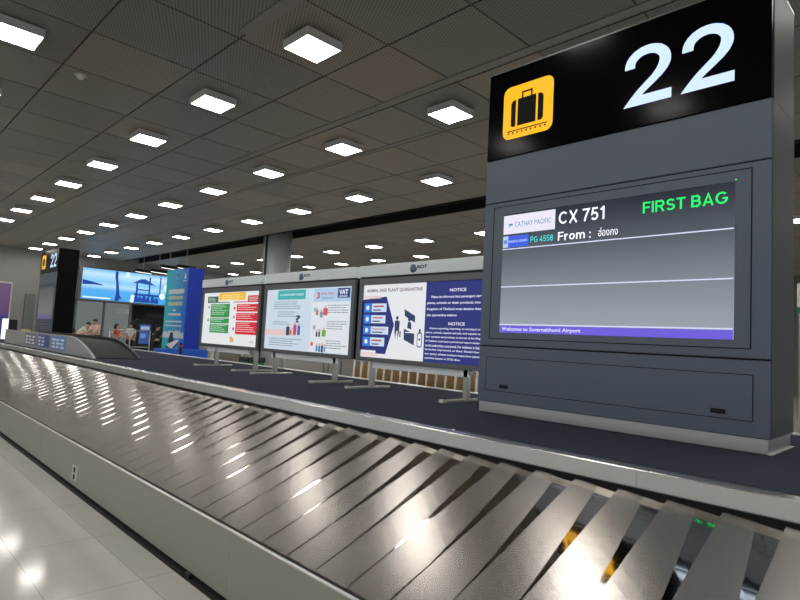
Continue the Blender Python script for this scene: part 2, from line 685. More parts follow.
# ================================================================== CEILING LAMPS
ROWS = [(-7.55, 'row farthest left of the carousel'), (-4.55, 'second row left of the camera'), (-1.55, 'row just left of the camera'),
        (1.45, 'row over the tiled floor edge'), (4.45, 'row over the carousel deck'), (7.45, 'row just behind the carousel'),
        (10.45, 'row before the dark ceiling slot'), (16.45, 'first row beyond the dark ceiling slot'), (19.45, 'second row beyond the dark ceiling slot'),
        (22.45, 'third row beyond the dark ceiling slot'), (25.45, 'fourth row beyond the dark ceiling slot')]
ORD = ['zeroth', 'first', 'second', 'third', 'fourth', 'fifth', 'sixth', 'seventh', 'eighth', 'ninth', 'tenth', 'eleventh', 'twelfth', 'thirteenth', 'fourteenth', 'fifteenth']
LZ = 5.55
proto_lamp = None
for X, rowname in ROWS:
    nin = nout = 0
    for j in range(-4, 11):
        y = 6.61 + 3.02 * j
        x = X
        if in_frame((x, y, LZ), 6):
            nin += 1
            lab = 'lit ceiling light, %s from the front, %s' % (ORD[nin], rowname)
        else:
            if X > 20 or y < -4 or X < -5:
                continue
            nout += 1
            lab = 'ceiling light, %s overhead out of view, %s' % (ORD[nout], rowname)
        if proto_lamp is None:
            t = thing('ceiling_light', lab, 'ceiling light', (x, y, LZ), 'square ceiling lights')
            mb = MB()
            a = 0.30
            for (lo, hi) in (((-a, -a, 0), (-a + 0.02, a, 0.12)), ((a - 0.02, -a, 0), (a, a, 0.12)), ((-a + 0.02, -a, 0), (a - 0.02, -a + 0.02, 0.12)), ((-a + 0.02, a - 0.02, 0), (a - 0.02, a, 0.12))):
                mb.box((x + lo[0], y + lo[1], LZ + lo[2]), (x + hi[0], y + hi[1], LZ + hi[2]), MT['housing'])
            mb.box((x - a + 0.02, y - a + 0.02, LZ + 0.10), (x + a - 0.02, y + a - 0.02, LZ + 0.12), MT['housing'])
            part(mb, 'housing', t)
            mb = MB()
            mb.box((x - a + 0.021, y - a + 0.021, LZ + 0.003), (x + a - 0.021, y + a - 0.021, LZ + 0.02), MT['lamp'])
            part(mb, 'diffuser', t, 'glowing white diffuser')
            proto_lamp = t
        else:
            t = proto_lamp.copy()
            COL.objects.link(t)
            t.location = (x, y, LZ)
            t['label'] = lab
            for ch in list(proto_lamp.children):
                k = ch.copy()
                COL.objects.link(k)
                k.parent = t

# small detector on a ceiling panel
t = thing('smoke_detector', 'small pale round detector on the ceiling panel near the front lights', 'smoke detector', (2.55, 10.6, CEIL))
mb = MB()
mb.tube([(2.55, 10.6, CEIL), (2.55, 10.6, CEIL - 0.03), (2.55, 10.6, CEIL - 0.07)], [0.07, 0.07, 0.04], MT['white_metal'], 16)
part(mb, 'sensor_head', t)
mb = MB()
mb.tube([(2.55, 10.6, CEIL + 0.0), (2.55, 10.6, CEIL - 0.012)], 0.10, MT['housing'], 16)
part(mb, 'mounting_plate', t)

# ================================================================== CAROUSEL
Y0, Y1 = -1.1, 22.4
XO, XR, ZS, ZR = 1.656, 2.837, 0.40, 0.838
ZB = 0.846
PHI = math.atan2(ZR - ZS, XR - XO)
car = thing('baggage_carousel', 'long steel baggage carousel with sloping overlapping belt plates', 'baggage carousel', (4.35, 11, 0))
mb = MB()
ys = [Y0, 0.9, 2.95, 5.0, 7.05, 9.1, 11.15, 13.2, 15.25, 17.3, 19.35, 21.4, Y1]
for a, b in zip(ys, ys[1:]):
    mb.box((XO, a + 0.0012, 0.036), (XO + 0.02, b - 0.0012, ZS - 0.002), MT['steel_side'], 0.002)
part(mb, 'side_panel', car)
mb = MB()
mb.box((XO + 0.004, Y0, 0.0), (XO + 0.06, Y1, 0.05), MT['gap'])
mb.box((XO - 0.028, Y0, 0.0), (XO + 0.004, Y1, 0.008), MT['rubber'])  # flat dark strip on the floor, standing in for the contact shadow
part(mb, 'kick_and_shadow_strip', car, 'black recess under the side panel with a painted shadow strip on the floor')
mb = MB()
mb.box((XO - 0.004, Y0, ZS - 0.004), (XO + 0.016, Y1, ZS + 0.006), MT['steel'], 0.002)
mb.box((XO + 0.016, Y0, ZS - 0.02), (XO + 0.034, Y1, ZS + 0.009), MT['rubber'])
part(mb, 'edge_bumper', car, 'thin black bumper along the outer belt edge')


def bp(s, y, n=0.0):
    return (XO + 0.03 + s * math.cos(PHI) - n * math.sin(PHI), y, ZS + 0.008 + s * math.sin(PHI) + n * math.cos(PHI))


PITCH = 0.2332
SL = (XR - 0.02 - XO - 0.03) / math.cos(PHI)
plate_mesh = None
for k in range(-7, 92):
    yk = 0.577 + PITCH * k
    if plate_mesh is None:
        mb = MB()
        N = 14
        ya = 0.577
        st = [SL * i / N for i in range(N + 1)]
        rows = []
        for s in st:
            x = bp(s, 0)[0]
            w = 0.008 + 0.092 * max(0.0, (x - 1.95) / 0.82) ** 1.25
            tw = (0.080 if x > 2.08 else 0.015) * (x - 2.08)          # the plates are slightly twisted along their length
            e0, e1 = ya, ya + PITCH
            n0, n1 = -tw * PITCH / 2, tw * PITCH / 2
            nw = n0 + (n1 - n0) * w / PITCH
            rows.append([bp(s, e0, n0 - 0.006), bp(s, e0, n0), bp(s, e0 + w, nw), bp(s, (e0 + w + e1) / 2, (nw + n1) / 2), bp(s, e1, n1), bp(s, e1 + 0.001, n1 - 0.024)])
        V = [[mb.bm.verts.new(p) for p in r] for r in rows]
        sm, sb, sr = mb.slot(MT['plate']), mb.slot(MT['plate_bright']), mb.slot(MT['rubber'])
        for i in range(N):
            for c, mi in ((0, sb), (1, sb), (2, sm), (3, sm), (4, sr)):
                f = mb.bm.faces.new((V[i][c], V[i + 1][c], V[i + 1][c + 1], V[i][c + 1]))
                f.material_index = mi
        bmesh.ops.recalc_face_normals(mb.bm, faces=mb.bm.faces[:])
        if sum(f.normal.z for f in mb.bm.faces) < 0:
            bmesh.ops.reverse_faces(mb.bm, faces=mb.bm.faces[:])
        first = part(mb, 'belt_plate', car)
        plate_mesh = first.data
        first.location = (0, yk - ya, 0)
    else:
        o = bpy.data.objects.new('belt_plate', plate_mesh)
        COL.objects.link(o)
        o.parent = car
        o.location = (0, yk - 0.577, 0)

mb = MB()
mb.box((XR - 0.012, Y0, 0.60), (XR + 0.02, Y1, ZB + 0.004), MT['gap'])
part(mb, 'inner_recess', car, 'black gap under the inner rim')
# inner rim: folded steel, jointed
mb = MB()
for a, b in ((Y0, 1.20), (1.20, 4.9), (4.9, 9.2), (9.2, 13.2), (13.2, 17.2), (17.2, 21.2), (21.2, Y1)):
    prof = [(XR, ZB), (XR, DECK_Z - 0.006), (XR + 0.006, DECK_Z), (XR + 0.112, DECK_Z), (XR + 0.112, DECK_Z - 0.04), (XR + 0.02, DECK_Z - 0.04), (XR + 0.02, ZB)]
    mb.prism([Vector((x, a + 0.001, z)) for x, z in prof], (0, b - a - 0.002, 0), MT['steel_rim'])
part(mb, 'inner_rim', car)
mb = MB()
for y in (2.45, 3.3, 4.45, 5.2, 6.9, 8.3, 9.6, 11.5):
    mb.tube([(XR + 0.10, y, DECK_Z - 0.001), (XR + 0.10, y, DECK_Z + 0.004)], [0.011, 0.007], MT['white_metal'], 10)  # tiny white discs standing in for reflected glints along the rim
part(mb, 'rim_glints', car, 'tiny white discs painted in as glints on the rim')
# deck carpet and its far rim and the far slope
XF = 5.283
mb = MB()
mb.box((XR + 0.112, Y0, DECK_Z - 0.1), (XF, Y1, DECK_Z + 0.004), MT['carpet'])
part(mb, 'deck_carpet', car, 'dark blue-grey carpet on the raised deck')
mb = MB()
mb.box((XF, Y0, DECK_Z - 0.09), (XF + 0.12, Y1, DECK_Z + 0.012), MT['steel'], 0.006)
part(mb, 'far_rim', car)
mb = MB()
mb.poly([(XF + 0.10, Y0, ZR), (XF + 0.10, Y1, ZR), (XF + 1.29, Y1, ZS), (XF + 1.29, Y0, ZS)], MT['plate'])
mb.box((XF + 1.27, Y0, 0.036), (XF + 1.29, Y1, ZS), MT['steel_side'])
part(mb, 'far_slope', car)
mb = MB()
prof = [(XO, 0.0), (XO, ZS), (XR, DECK_Z), (XF + 0.12, DECK_Z), (XF + 1.29, ZS), (XF + 1.29, 0.0)]
mb.prism([Vector((x, Y1, z)) for x, z in prof], (0, 0.03, 0), MT['steel_side'])
part(mb, 'end_panel', car)
mb = MB()
mb.box((XO - 0.006, 5.74, 0.085), (XO + 0.002, 5.89, 0.215), MT['white_metal'], 0.004)
sk = part(mb, 'socket_plate', car, 'pale socket plate with two black outlets')
mb = MB()
for z in (0.12, 0.18):
    mb.tube([(XO - 0.008, 5.815, z), (XO - 0.004, 5.815, z)], 0.026, MT['rubber'], 14)
part(mb, 'outlet', sk, 'black outlet')
for yy in (3.4,):
    mb = MB()
    mb.box((XO - 0.02, yy - 0.03, 0.0), (XO + 0.02, yy + 0.03, 0.036), MT['dark_metal'], 0.004)
    part(mb, 'foot', car)

MB.drawing = True
# ---------------- infeed chute rising out of the deck
TH = 0.0
dx, dy = math.sin(TH), math.cos(TH)
ch = thing('infeed_chute', 'low grey conveyor chute with curved side walls rising from the carpeted deck', 'conveyor', (3.9, 13.5, DECK))


def chute_wall(px, py, L, flat, thick, side):
    """Side wall seen in profile: flat top, long curved nose."""
    top = 1.265
    prof = [(0.0, DECK)]
    for k in range(0, 15):
        t = k / 14.0
        prof.append((t * flat, DECK + 0.02 + (top - DECK - 0.02) * (1 - (1 - t) ** 1.9)))
    prof.append((L, top))
    prof.append((L, DECK))
    pts = [Vector((px + dx * a, py + dy * a, z)) for a, z in prof]
    m = MB()
    m.prism(pts, (dy * thick * side, -dx * thick * side, 0), ink((158, 160, 162), 0.45) if side == 1 else MT['dark_metal'])
    return m


CHY = 11.05
part(chute_wall(3.27, CHY, 7.6, 1.75, 0.05, 1), 'side_wall', ch, 'satin grey side wall with stickers')
part(chute_wall(4.10, CHY, 7.6, 1.75, 0.05, -1), 'side_wall', ch, 'darker grey side wall')
mb = MB()
pa = [(0.06, 0.915)] + [(1.75 * k / 10.0, 0.92 + 0.30 * (1 - (1 - k / 10.0) ** 1.9) - 0.02) for k in range(1, 11)] + [(7.5, 1.20)]
for (a0, z0), (a1, z1) in zip(pa, pa[1:]):
    mb.prism([Vector(p) for p in ((3.32, CHY + a0, z0), (3.32, CHY + a1, z1), (4.05, CHY + a1, z1), (4.05, CHY + a0, z0))], (0, 0, -0.012), MT['rubber'])
part(mb, 'conveyor_belt', ch, 'black rubber belt')
# stickers on the outer face of the near wall
cols = [((96, 98, 120), (230, 230, 236)), ((62, 84, 150), (210, 220, 238)), ((84, 146, 214), (228, 238, 248))]
for i, (bg, fg) in enumerate(cols):
    a0 = 5.25 - i * 1.20
    a1 = a0 - 1.05
    mb = MB()

    def cp(a, z, d=0.004):
        return (3.27 + dx * a - dy * d, CHY + dy * a + dx * d, z)
    mb.poly([cp(a0, 0.955), cp(a1, 0.955), cp(a1, 1.225), cp(a0, 1.225)], ink(bg))
    w = a1 - a0
    for r in range(3):
        for c_ in range(3 if i != 1 else 2):
            u0 = a0 + w * (0.08 + 0.30 * c_)
            u1 = u0 + w * (0.20 if (r + c_) % 2 else 0.25)
            z0 = 0.985 + 0.075 * r
            mb.poly([cp(u0, z0, 0.006), cp(u1, z0, 0.006), cp(u1, z0 + 0.045, 0.006), cp(u0, z0 + 0.045, 0.006)], ink(fg))
    part(mb, 'notice_sticker', ch, ['dark sticker with white symbols', 'navy sticker with pale writing', 'bright blue sticker with white symbols'][i])


# ================================================================== CAROUSEL NUMBER SIGNS
def digit_two(sh, ul, ur, v0, v1, m, d=None):
    """A heavy grotesque figure two, stroke outline."""
    out, inn = [], []
    cx, cy, ro, ri = 0.5, 0.70, 0.47, 0.27
    ky = 0.30 / 0.47
    outer = [(0.02, 0.655), (0.235, 0.655)]
    top_in = []
    for k in range(0, 11):
        t = math.radians(180 - 18 * k)
        top_in.append((cx + 0.265 * math.cos(t), 0.690 + 0.155 * math.sin(t)))
    for t in (-18, -32, -46):
        pass
    inner_path = [(0.235, 0.655)] + top_in + [(0.755, 0.62), (0.70, 0.545), (0.60, 0.465), (0.44, 0.36), (0.30, 0.265), (0.17, 0.16), (0.06, 0.06), (0.0, 0.0)]
    inner_path[1] = (0.237, 0.69)
    outer_path = [(0.02, 0.655)]
    for k in range(0, 11):
        t = math.radians(180 - 18 * k)
        outer_path.append((cx + 0.485 * math.cos(t), 0.690 + 0.310 * math.sin(t)))
    outer_path += [(0.972, 0.60), (0.91, 0.505), (0.80, 0.415), (0.64, 0.315), (0.49, 0.23), (0.395, 0.165)]

    def pt(p):
        return sh.P(ul + p[0] * (ur - ul), v0 + p[1] * (v1 - v0), d)
    s = sh.slot(m)
    top_o = outer_path
    top_i = inner_path
    no, ni = len(top_o), len(top_i)
    M_ = 40

    def samp(path, t):
        ls = [0]
        for a, b in zip(path, path[1:]):
            ls.append(ls[-1] + math.hypot(b[0] - a[0], b[1] - a[1]))
        x = t * ls[-1]
        for i in range(len(path) - 1):
            if x <= ls[i + 1] or i == len(path) - 2:
                q = 0 if ls[i + 1] == ls[i] else (x - ls[i]) / (ls[i + 1] - ls[i])
                return (path[i][0] + q * (path[i + 1][0] - path[i][0]), path[i][1] + q * (path[i + 1][1] - path[i][1]))
    va = [sh.bm.verts.new(pt(samp(top_o, i / M_))) for i in range(M_ + 1)]
    vb = [sh.bm.verts.new(pt(samp(top_i, i / M_))) for i in range(M_ + 1)]
    for i in range(M_):
        f = sh.bm.faces.new((va[i], va[i + 1], vb[i + 1], vb[i]))
        f.material_index = s
    base = [(0.0, 0.0), (1.0, 0.0), (1.0, 0.165), (0.395, 0.165)]
    f = sh.bm.faces.new([sh.bm.verts.new(pt(p)) for p in base])
    f.material_index = s


def sign_cabinet(x0, ya, yb, z0, ztop, label, detail, zs=1.0):
    """Front face at x0 looking to -X, from ya (near, right) to yb (left)."""
    W_ = yb - ya
    D = 0.60
    t = thing('carousel_sign', label, 'information sign', (x0 + D / 2, (ya + yb) / 2, z0))

    def Z(v):
        return z0 + (v - 0.90) * zs

    def Y(v):
        return ya + (v - 0.95) / 2.30 * W_
    mb = MB()
    mb.box((x0 + 0.012, ya + 0.012, z0 + 0.004), (x0 + D - 0.012, yb - 0.012, Z(1.0)), MT['steel'], 0.003)
    mb.box((x0 + 0.0, ya - 0.012, z0 + 0.004), (x0 + D, ya + 0.012, z0 + 0.010), MT['steel'])
    part(mb, 'plinth', t, 'bright brushed steel plinth')
    mb = MB()
    mb.box((x0, ya, Z(1.0)), (x0 + D, yb, Z(1.492)), MT['cabinet'], 0.004)
    mb.box((x0 + 0.006, ya + 0.006, Z(1.492)), (x0 + D - 0.006, yb - 0.006, Z(1.503)), MT['gap'])
    mb.box((x0, ya, Z(1.503)), (x0 + D, yb, Z(2.80)), MT['cabinet'], 0.004)
    mb.box((x0 + 0.006, ya + 0.006, Z(2.80)), (x0 + D - 0.006, yb - 0.006, Z(2.808)), MT['gap'])
    mb.box((x0, ya, Z(2.808)), (x0 + D, yb, Z(3.21)), MT['cabinet'], 0.004)
    part(mb, 'cabinet_body', t)
    mb = MB()
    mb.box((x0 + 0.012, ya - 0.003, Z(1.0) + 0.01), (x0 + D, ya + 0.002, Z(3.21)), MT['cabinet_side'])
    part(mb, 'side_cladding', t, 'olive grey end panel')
    # header
    mb = MB()
    mb.box((x0 - 0.006, ya + 0.004, Z(3.215)), (x0 + 0.05, yb, ztop), MT['gloss_black'], 0.004)
    hd = part(mb, 'header_panel', t, 'gloss black panel with pictogram and number')
    mb = MB()
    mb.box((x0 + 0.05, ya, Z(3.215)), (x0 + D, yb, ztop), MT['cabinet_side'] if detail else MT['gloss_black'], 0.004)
    mb.box((x0 - 0.004, ya - 0.002, ztop), (x0 + D, yb + 0.002, ztop + 0.012), MT['frame_grey'])
    part(mb, 'header_box', t)
    yel = lit((250, 186, 22), 0.95)
    blk = MT['gap']
    sh = Sheet('x', x0 - 0.006)
    sh.round_rect(Y(2.565), Y(3.08), Z(3.375), Z(3.865), 0.07, yel)
    # suitcase: side parts, body, handle
    d = 0.004
    sh.shape([(Y(2.995), Z(3.50)), (Y(2.995), Z(3.70)), (Y(2.98), Z(3.725)), (Y(2.945), Z(3.735)), (Y(2.945), Z(3.485)), (Y(2.98), Z(3.485))], blk, d)
    sh.rect(Y(2.925), Y(2.735), Z(3.485), Z(3.735), blk, d)
    sh.shape([(Y(2.715), Z(3.485)), (Y(2.715), Z(3.735)), (Y(2.675), Z(3.725)), (Y(2.66), Z(3.70)), (Y(2.66), Z(3.51)), (Y(2.675), Z(3.485))], blk, d)
    for (a, b, c_, e_) in ((2.885, 2.868, 3.735, 3.79), (2.79, 2.773, 3.735, 3.79), (2.885, 2.773, 3.778, 3.795)):
        sh.rect(Y(a), Y(b), Z(c_), Z(e_), blk, d)
    sh.rect(Y(3.03), Y(2.62), Z(3.443), Z(3.453), blk, d)
    for k in range(9):
        sh.disc(Y(3.015 - 0.047 * k), Z(3.427), 0.010, blk, d, 8)
    part(sh, 'baggage_pictogram', hd, 'yellow square with black suitcase on a belt')
    sh = Sheet('x', x0 - 0.006)
    wh = lit((206, 228, 255), 0.98)
    digit_two(sh, Y(1.945), Y(1.585), Z(3.385), Z(3.845), wh)
    digit_two(sh, Y(1.52), Y(1.17), Z(3.385), Z(3.845), wh)
    part(sh, 'number', hd, 'pale blue-white figure 22')
    # access door
    mb = MB()
    mb.box((x0 - 0.003, Y(1.05), Z(1.105)), (x0 + 0.002, Y(3.16), Z(1.395)), MT['cabinet'])
    dr = part(mb, 'access_door', t)
    mb = MB()
    for (a, b, c_, e_) in ((1.044, 3.166, 1.100, 1.107), (1.044, 3.166, 1.393, 1.400), (1.044, 1.052, 1.10, 1.40), (3.158, 3.166, 1.10, 1.40)):
        mb.box((x0 - 0.001, Y(a), Z(c_)), (x0 + 0.001, Y(b), Z(e_)), MT['gap'])
    part(mb, 'door_gap', dr, 'dark gap around the door')
    if detail:
        for yv in (2.965, 1.25):
            mb = MB()
            mb.box((x0 - 0.006, yv - 0.045, 1.135), (x0 - 0.002, yv + 0.045, 1.165), MT['gap'], 0.001)
            mb.box((x0 - 0.010, yv - 0.04, 1.147), (x0 - 0.005, yv + 0.04, 1.158), MT['dark_metal'], 0.002)
            part(mb, 'latch', dr, 'black recessed latch')
    # bezel outline around the screen
    mb = MB()
    for (a, b, c_, e_) in ((1.058, 3.148, 1.562, 1.569), (1.058, 3.148, 2.757, 2.764), (1.058, 1.066, 1.562, 2.764), (3.140, 3.148, 1.562, 2.764)):
        mb.box((x0 - 0.0015, Y(a), Z(c_)), (x0 + 0.001, Y(b), Z(e_)), MT['gap'])
    part(mb, 'bezel_gap', t, 'dark seam around the screen frame')
    return t, Z, Y


SX = 4.215
sign, Zs, Ys = sign_cabinet(SX, 0.95, 3.25, DECK + 0.004, 4.04, 'tall slate-grey sign cabinet on the carousel deck with flight screen and number 22', True)
# flight screen
scr_m = gradient_glow('flight_screen_gradient', 2, (1.625 - DECK) * FURN, (2.69 - DECK) * FURN,
                      [(0.0, (152, 162, 172)), (0.08, (154, 163, 173)), (0.36, (130, 137, 147)), (0.39, (128, 135, 145)), (0.68, (84, 91, 101)), (0.72, (76, 83, 94)), (1.0, (38, 43, 54))], 0.92, 0.10)  # grey emission ramp, lighter towards the bottom
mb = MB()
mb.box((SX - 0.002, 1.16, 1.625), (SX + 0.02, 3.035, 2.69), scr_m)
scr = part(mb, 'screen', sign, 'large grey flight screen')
WH = lit((246, 247, 255), 1.0)


def screen_part(name, fn, label=None):
    sh = Sheet('x', SX - 0.002)
    fn(sh)
    return part(sh, name, scr, label)


def _logo(sh):
    sh.rect(3.03, 2.51, 2.505, 2.675, lit((228, 224, 240), 0.95))
    teal = lit((70, 140, 168), 0.8)
    sh.shape([(2.995, 2.605), (2.965, 2.595), (2.94, 2.60), (2.925, 2.585), (2.95, 2.58), (2.985, 2.565), (2.965, 2.585)], teal, 0.004)
    sh.text('CATHAY PACIFIC', 2.91, 2.545, 2.565, 2.607, teal, 0.0, 0.004)


screen_part('airline_logo', _logo, 'white box with small teal airline name')


def _logo2(sh):
    sh.rect(3.03, 2.765, 2.385, 2.487, lit((58, 92, 224), 0.9))
    sh.rect(3.03, 2.975, 2.385, 2.487, lit((176, 206, 244), 0.9), 0.003)
    sh.disc(3.003, 2.436, 0.02, lit((90, 140, 210), 0.9), 0.004, 14)
    sh.text('BANGKOK AIRWAYS', 2.965, 2.775, 2.425, 2.447, lit((200, 216, 255), 0.9), 0.01, 0.004)


screen_part('partner_logo', _logo2, 'small blue box with pale writing')
screen_part('partner_flight_number', lambda s: heavy_text(s, 'PG 4558', 2.745, 2.525, 2.41, 2.462, lit((60, 226, 226), 0.95), 0.13), 'cyan writing PG 4558')
screen_part('flight_number', lambda s: heavy_text(s, 'CX 751', 2.478, 2.072, 2.54, 2.645, WH), 'white writing CX 751')
screen_part('origin_text', lambda s: heavy_text(s, 'From :', 2.48, 2.185, 2.402, 2.475, WH), 'white writing From')
screen_part('place_text', lambda s: s.text('\u0e2e\u0e48\u0e2d\u0e07\u0e01\u0e07', 2.125, 1.965, 2.405, 2.475, WH, 0.005), 'white place name in Thai letters')
screen_part('status_text', lambda s: heavy_text(s, 'FIRST BAG', 1.778, 1.203, 2.545, 2.63, lit((22, 242, 110), 1.0)), 'bright green writing FIRST BAG')
for z in (2.37, 2.032, 1.697):
    screen_part('divider_line', lambda s, z=z: s.rect(3.035, 1.165, z - 0.0045, z + 0.0045, lit((214, 218, 246), 0.95)))
screen_part('welcome_strip', lambda s: (s.rect(3.035, 1.165, 1.625, 1.688, lit((112, 96, 226), 0.8)), s.text('Welcome to Suvarnabhumi Airport', 3.01, 2.25, 1.634, 1.674, lit((224, 226, 255), 0.9), 0.02, 0.004)), 'violet strip with a welcome line')

screen_part('power_light', lambda s: s.disc(1.155, 2.70, 0.006, lit((40, 250, 120), 1.0), None, 10), 'tiny green light')

# second sign far along the deck
fs, Zf, Yf = sign_cabinet(5.03, 21.45, 23.75, DECK + 0.004, 4.0, 'distant slate-grey sign cabinet numbered 22 at the far end of the deck', False)
mb = MB()
mb.box((5.026, Yf(1.16), 1.625), (5.04, Yf(3.035), 2.69), gradient_glow('far_screen_picture', 2, 0.7, 1.8, [(0, (92, 88, 140)), (0.2, (120, 122, 118)), (0.6, (96, 98, 98)), (1, (70, 72, 80))], 0.7))
part(mb, 'screen', fs)
mb = MB()
mb.box((5.03, 21.435, DECK + 0.1), (5.63, 21.45, 4.0), MT['gloss_black'])
part(mb, 'end_cladding', fs, 'black end panel')


# ================================================================== LIT NOTICE BOARDS ON THE DECK
BX = 4.72


def board(ya, yb, posts, label):
    """Board from ya (right) to yb (left)."""
    t = thing('notice_board', label, 'notice board', (BX + 0.06, (ya + yb) / 2, DECK + 0.004), 'notice boards on the carousel deck')
    mb = MB()
    mb.box((BX - 0.012, ya, 2.285), (BX + 0.10, yb, 2.43), MT['header_blue'], 0.006)
    hd = part(mb, 'header', t, 'pale blue header rail')
    sh = Sheet('x', BX - 0.012)
    yc = (ya + yb) / 2
    sh.disc(yc + 0.10, 2.352, 0.05, ink((96, 122, 150)))
    sh.shape([(yc + 0.15, 2.335), (yc + 0.06, 2.33), (yc + 0.02, 2.375), (yc - 0.01, 2.385), (yc + 0.03, 2.355), (yc + 0.05, 2.315), (yc + 0.12, 2.305)], ink((52, 66, 92)), 0.004)
    sh.text('AOT', yc + 0.045, yc - 0.125, 2.345, 2.385, ink((62, 72, 88)), 0.04, 0.005)
    part(sh, 'emblem', hd, 'small globe emblem with dark letters')
    mb = MB()
    for (a, b, c_, e_) in ((ya, yb, 2.185, 2.265), (ya, yb, 1.235, 1.285), (ya, ya + 0.07, 1.285, 2.185), (yb - 0.07, yb, 1.285, 2.185)):
        mb.box((BX, a, c_), (BX + 0.09, b, e_), MT['frame_grey'], 0.004)
    mb.box((BX + 0.04, ya, 1.235), (BX + 0.10, yb, 2.265), MT['dark_metal'])
    mb.box((BX + 0.01, ya, 2.265), (BX + 0.09, yb, 2.285), MT['dark_metal'])
    part(mb, 'frame', t)
    mb = MB()
    mb.box((BX + 0.03, ya + 0.30, 1.155), (BX + 0.06, yb - 0.28, 1.236), MT['header_blue'], 0.003)
    part(mb, 'lower_panel', t, 'pale blue strip under the frame')
    for y in posts:
        mb = MB()
        mb.box((BX + 0.03, y - 0.03, DECK + 0.02), (BX + 0.09, y + 0.03, 1.24), MT['post'], 0.004)
        p = part(mb, 'post', t)
        mb = MB()
        mb.box((BX - 0.34, y - 0.028, DECK + 0.004), (BX + 0.36, y + 0.028, DECK + 0.032), MT['post'], 0.004)
        mb.box((BX - 0.345, y - 0.032, DECK + 0.004), (BX - 0.29, y + 0.032, DECK + 0.036), MT['white_metal'], 0.004)
        part(mb, 'foot_bar', p, 'flat foot bar with a white end cap')
    mb = MB()
    return t


DP = BX + 0.022      # display plane
GW = 0.80


def display(t, ya, yb, col, s=GW):
    mb = MB()
    mb.box((DP, ya + 0.07, 1.285), (DP + 0.02, yb - 0.07, 2.185), lit(col, s))
    return part(mb, 'display', t)


def lines(sh, ul, ur, vtop, n, pitch, h, m, rag=0.15, d=0.003):
    for k in range(n):
        r = ur + (ul - ur) * rag * random.random()
        x = ul
        while abs(x - ul) < abs(r - ul):
            w = random.uniform(0.03, 0.09)
            e = x - w
            if e < r:
                e = r
            sh.rect(x, e, vtop - k * pitch - h, vtop - k * pitch, m, d)
            x = e - 0.012


# board 3 - quarantine notice
b3 = board(3.48, 5.60, (3.83, 5.33), 'lit notice board on animal and plant quarantine beside the flight sign')
d3 = display(b3, 3.48, 5.60, (236, 238, 242))
NAVY = lit((28, 40, 118), 0.8)
sh = Sheet('x', DP)
sh.rect(4.445, 3.55, 1.285, 2.185, lit((36, 46, 122), 0.8))
part(sh, 'navy_half', d3, 'navy half of the poster')
wt = lit((226, 230, 250), 0.8)


def one_line(s_, l, r, v0, v1, bold=0.025):
    q = Sheet('x', DP, 0.003)
    q.text(s_, l, r, v0, v1, wt, bold)
    part(q, 'text_line', d3, 'pale line of writing')


one_line('NOTICE', 4.09, 3.86, 2.07, 2.105)
para1 = ['Please be informed that passengers carrying', 'plants, animals or their products into the', 'Kingdom of Thailand must declare them at', 'the quarantine station', '']
for i, s_ in enumerate(para1[:4]):
    l = 4.36 if i == 0 else 4.42
    r = 3.58 if i < 3 else 3.98
    one_line(s_, l, r, 1.995 - 0.068 * i, 2.03 - 0.068 * i)
one_line('NOTICE', 4.09, 3.86, 1.70, 1.735)
para = ['Anyone exporting, importing, or carrying in transit', 'plants, animals, aquatic animals, and aquatic seeds,', 'their carcasses and products, in and out of the Kingdom', 'of Thailand, must have a permit and report declaration', 'to the authorities concerned. For violation is liable to', 'be further imprisoned, or fined. Should there be', 'any query, please contact inspection place, or', 'quarantine inspector or CITES officer.']
for i, s_ in enumerate(para):
    l = 4.37 if i == 0 else 4.42
    r = 3.58 if i < 7 else 3.90
    one_line(s_, l, r, 1.648 - 0.0475 * i, 1.676 - 0.0475 * i)
sh = Sheet('x', DP, 0.003)
sh.text('ANIMAL AND PLANT QUARANTINE', 5.47, 4.50, 2.085, 2.135, lit((120, 104, 120), 0.7), 0.02)
part(sh, 'title_text', d3, 'grey-violet title')
sh = Sheet('x', DP)
sh.shape([(5.53, 1.37), (5.53, 2.0), (5.10, 2.035), (4.945, 1.69), (5.075, 1.335), (5.25, 1.335), (5.25, 1.37)], NAVY)
sh.rect(5.51, 5.20, 2.01, 2.05, lit((236, 214, 214), 0.8))
sh.rect(5.51, 5.22, 1.30, 1.345, lit((236, 214, 214), 0.8))
for k, (zb, zt, r) in enumerate(((1.84, 1.955, 5.09), (1.70, 1.81, 5.10), (1.565, 1.67, 5.04), (1.42, 1.535, 5.10))):
    sh.rect(5.50, 5.37, zb, zt, lit((40, 120, 214), 0.9), 0.003)
    sh.rect(5.36, r, zb + 0.006, zt - 0.004, lit((206, 220, 240), 0.85), 0.003)
    sh.rect(5.33, r + 0.05, zb + 0.065, zt - 0.03, lit((198, 96, 96), 0.7), 0.004)
    sh.rect(5.33, r + 0.10, zb + 0.02, zb + 0.04, lit((120, 130, 160), 0.7), 0.004)
    sh.disc(5.435, (zb + zt) / 2, 0.03, lit((226, 236, 250), 0.9), 0.004, 12)
part(sh, 'arrow_graphic', d3, 'navy arrow with four blue panels')
sh = Sheet('x', DP)
c_ = lit((44, 62, 104), 0.7)
sh.disc(4.895, 1.775, 0.022, c_)
sh.shape([(4.93, 1.60), (4.935, 1.73), (4.92, 1.745), (4.865, 1.745), (4.85, 1.73), (4.855, 1.60), (4.875, 1.52), (4.88, 1.62), (4.90, 1.62), (4.915, 1.52)], c_)
sh.rect(4.845, 4.825, 1.55, 1.62, c_)
sh.shape([(4.77, 1.80), (4.78, 1.88), (4.60, 1.80), (4.60, 1.72)], c_)
sh.shape([(4.77, 1.52), (4.775, 1.65), (4.60, 1.59), (4.60, 1.46)], c_)
sh.shape([(4.72, 1.66), (4.715, 1.72), (4.69, 1.735), (4.66, 1.72), (4.65, 1.64)], c_)
sh.disc(4.69, 1.76, 0.024, c_)
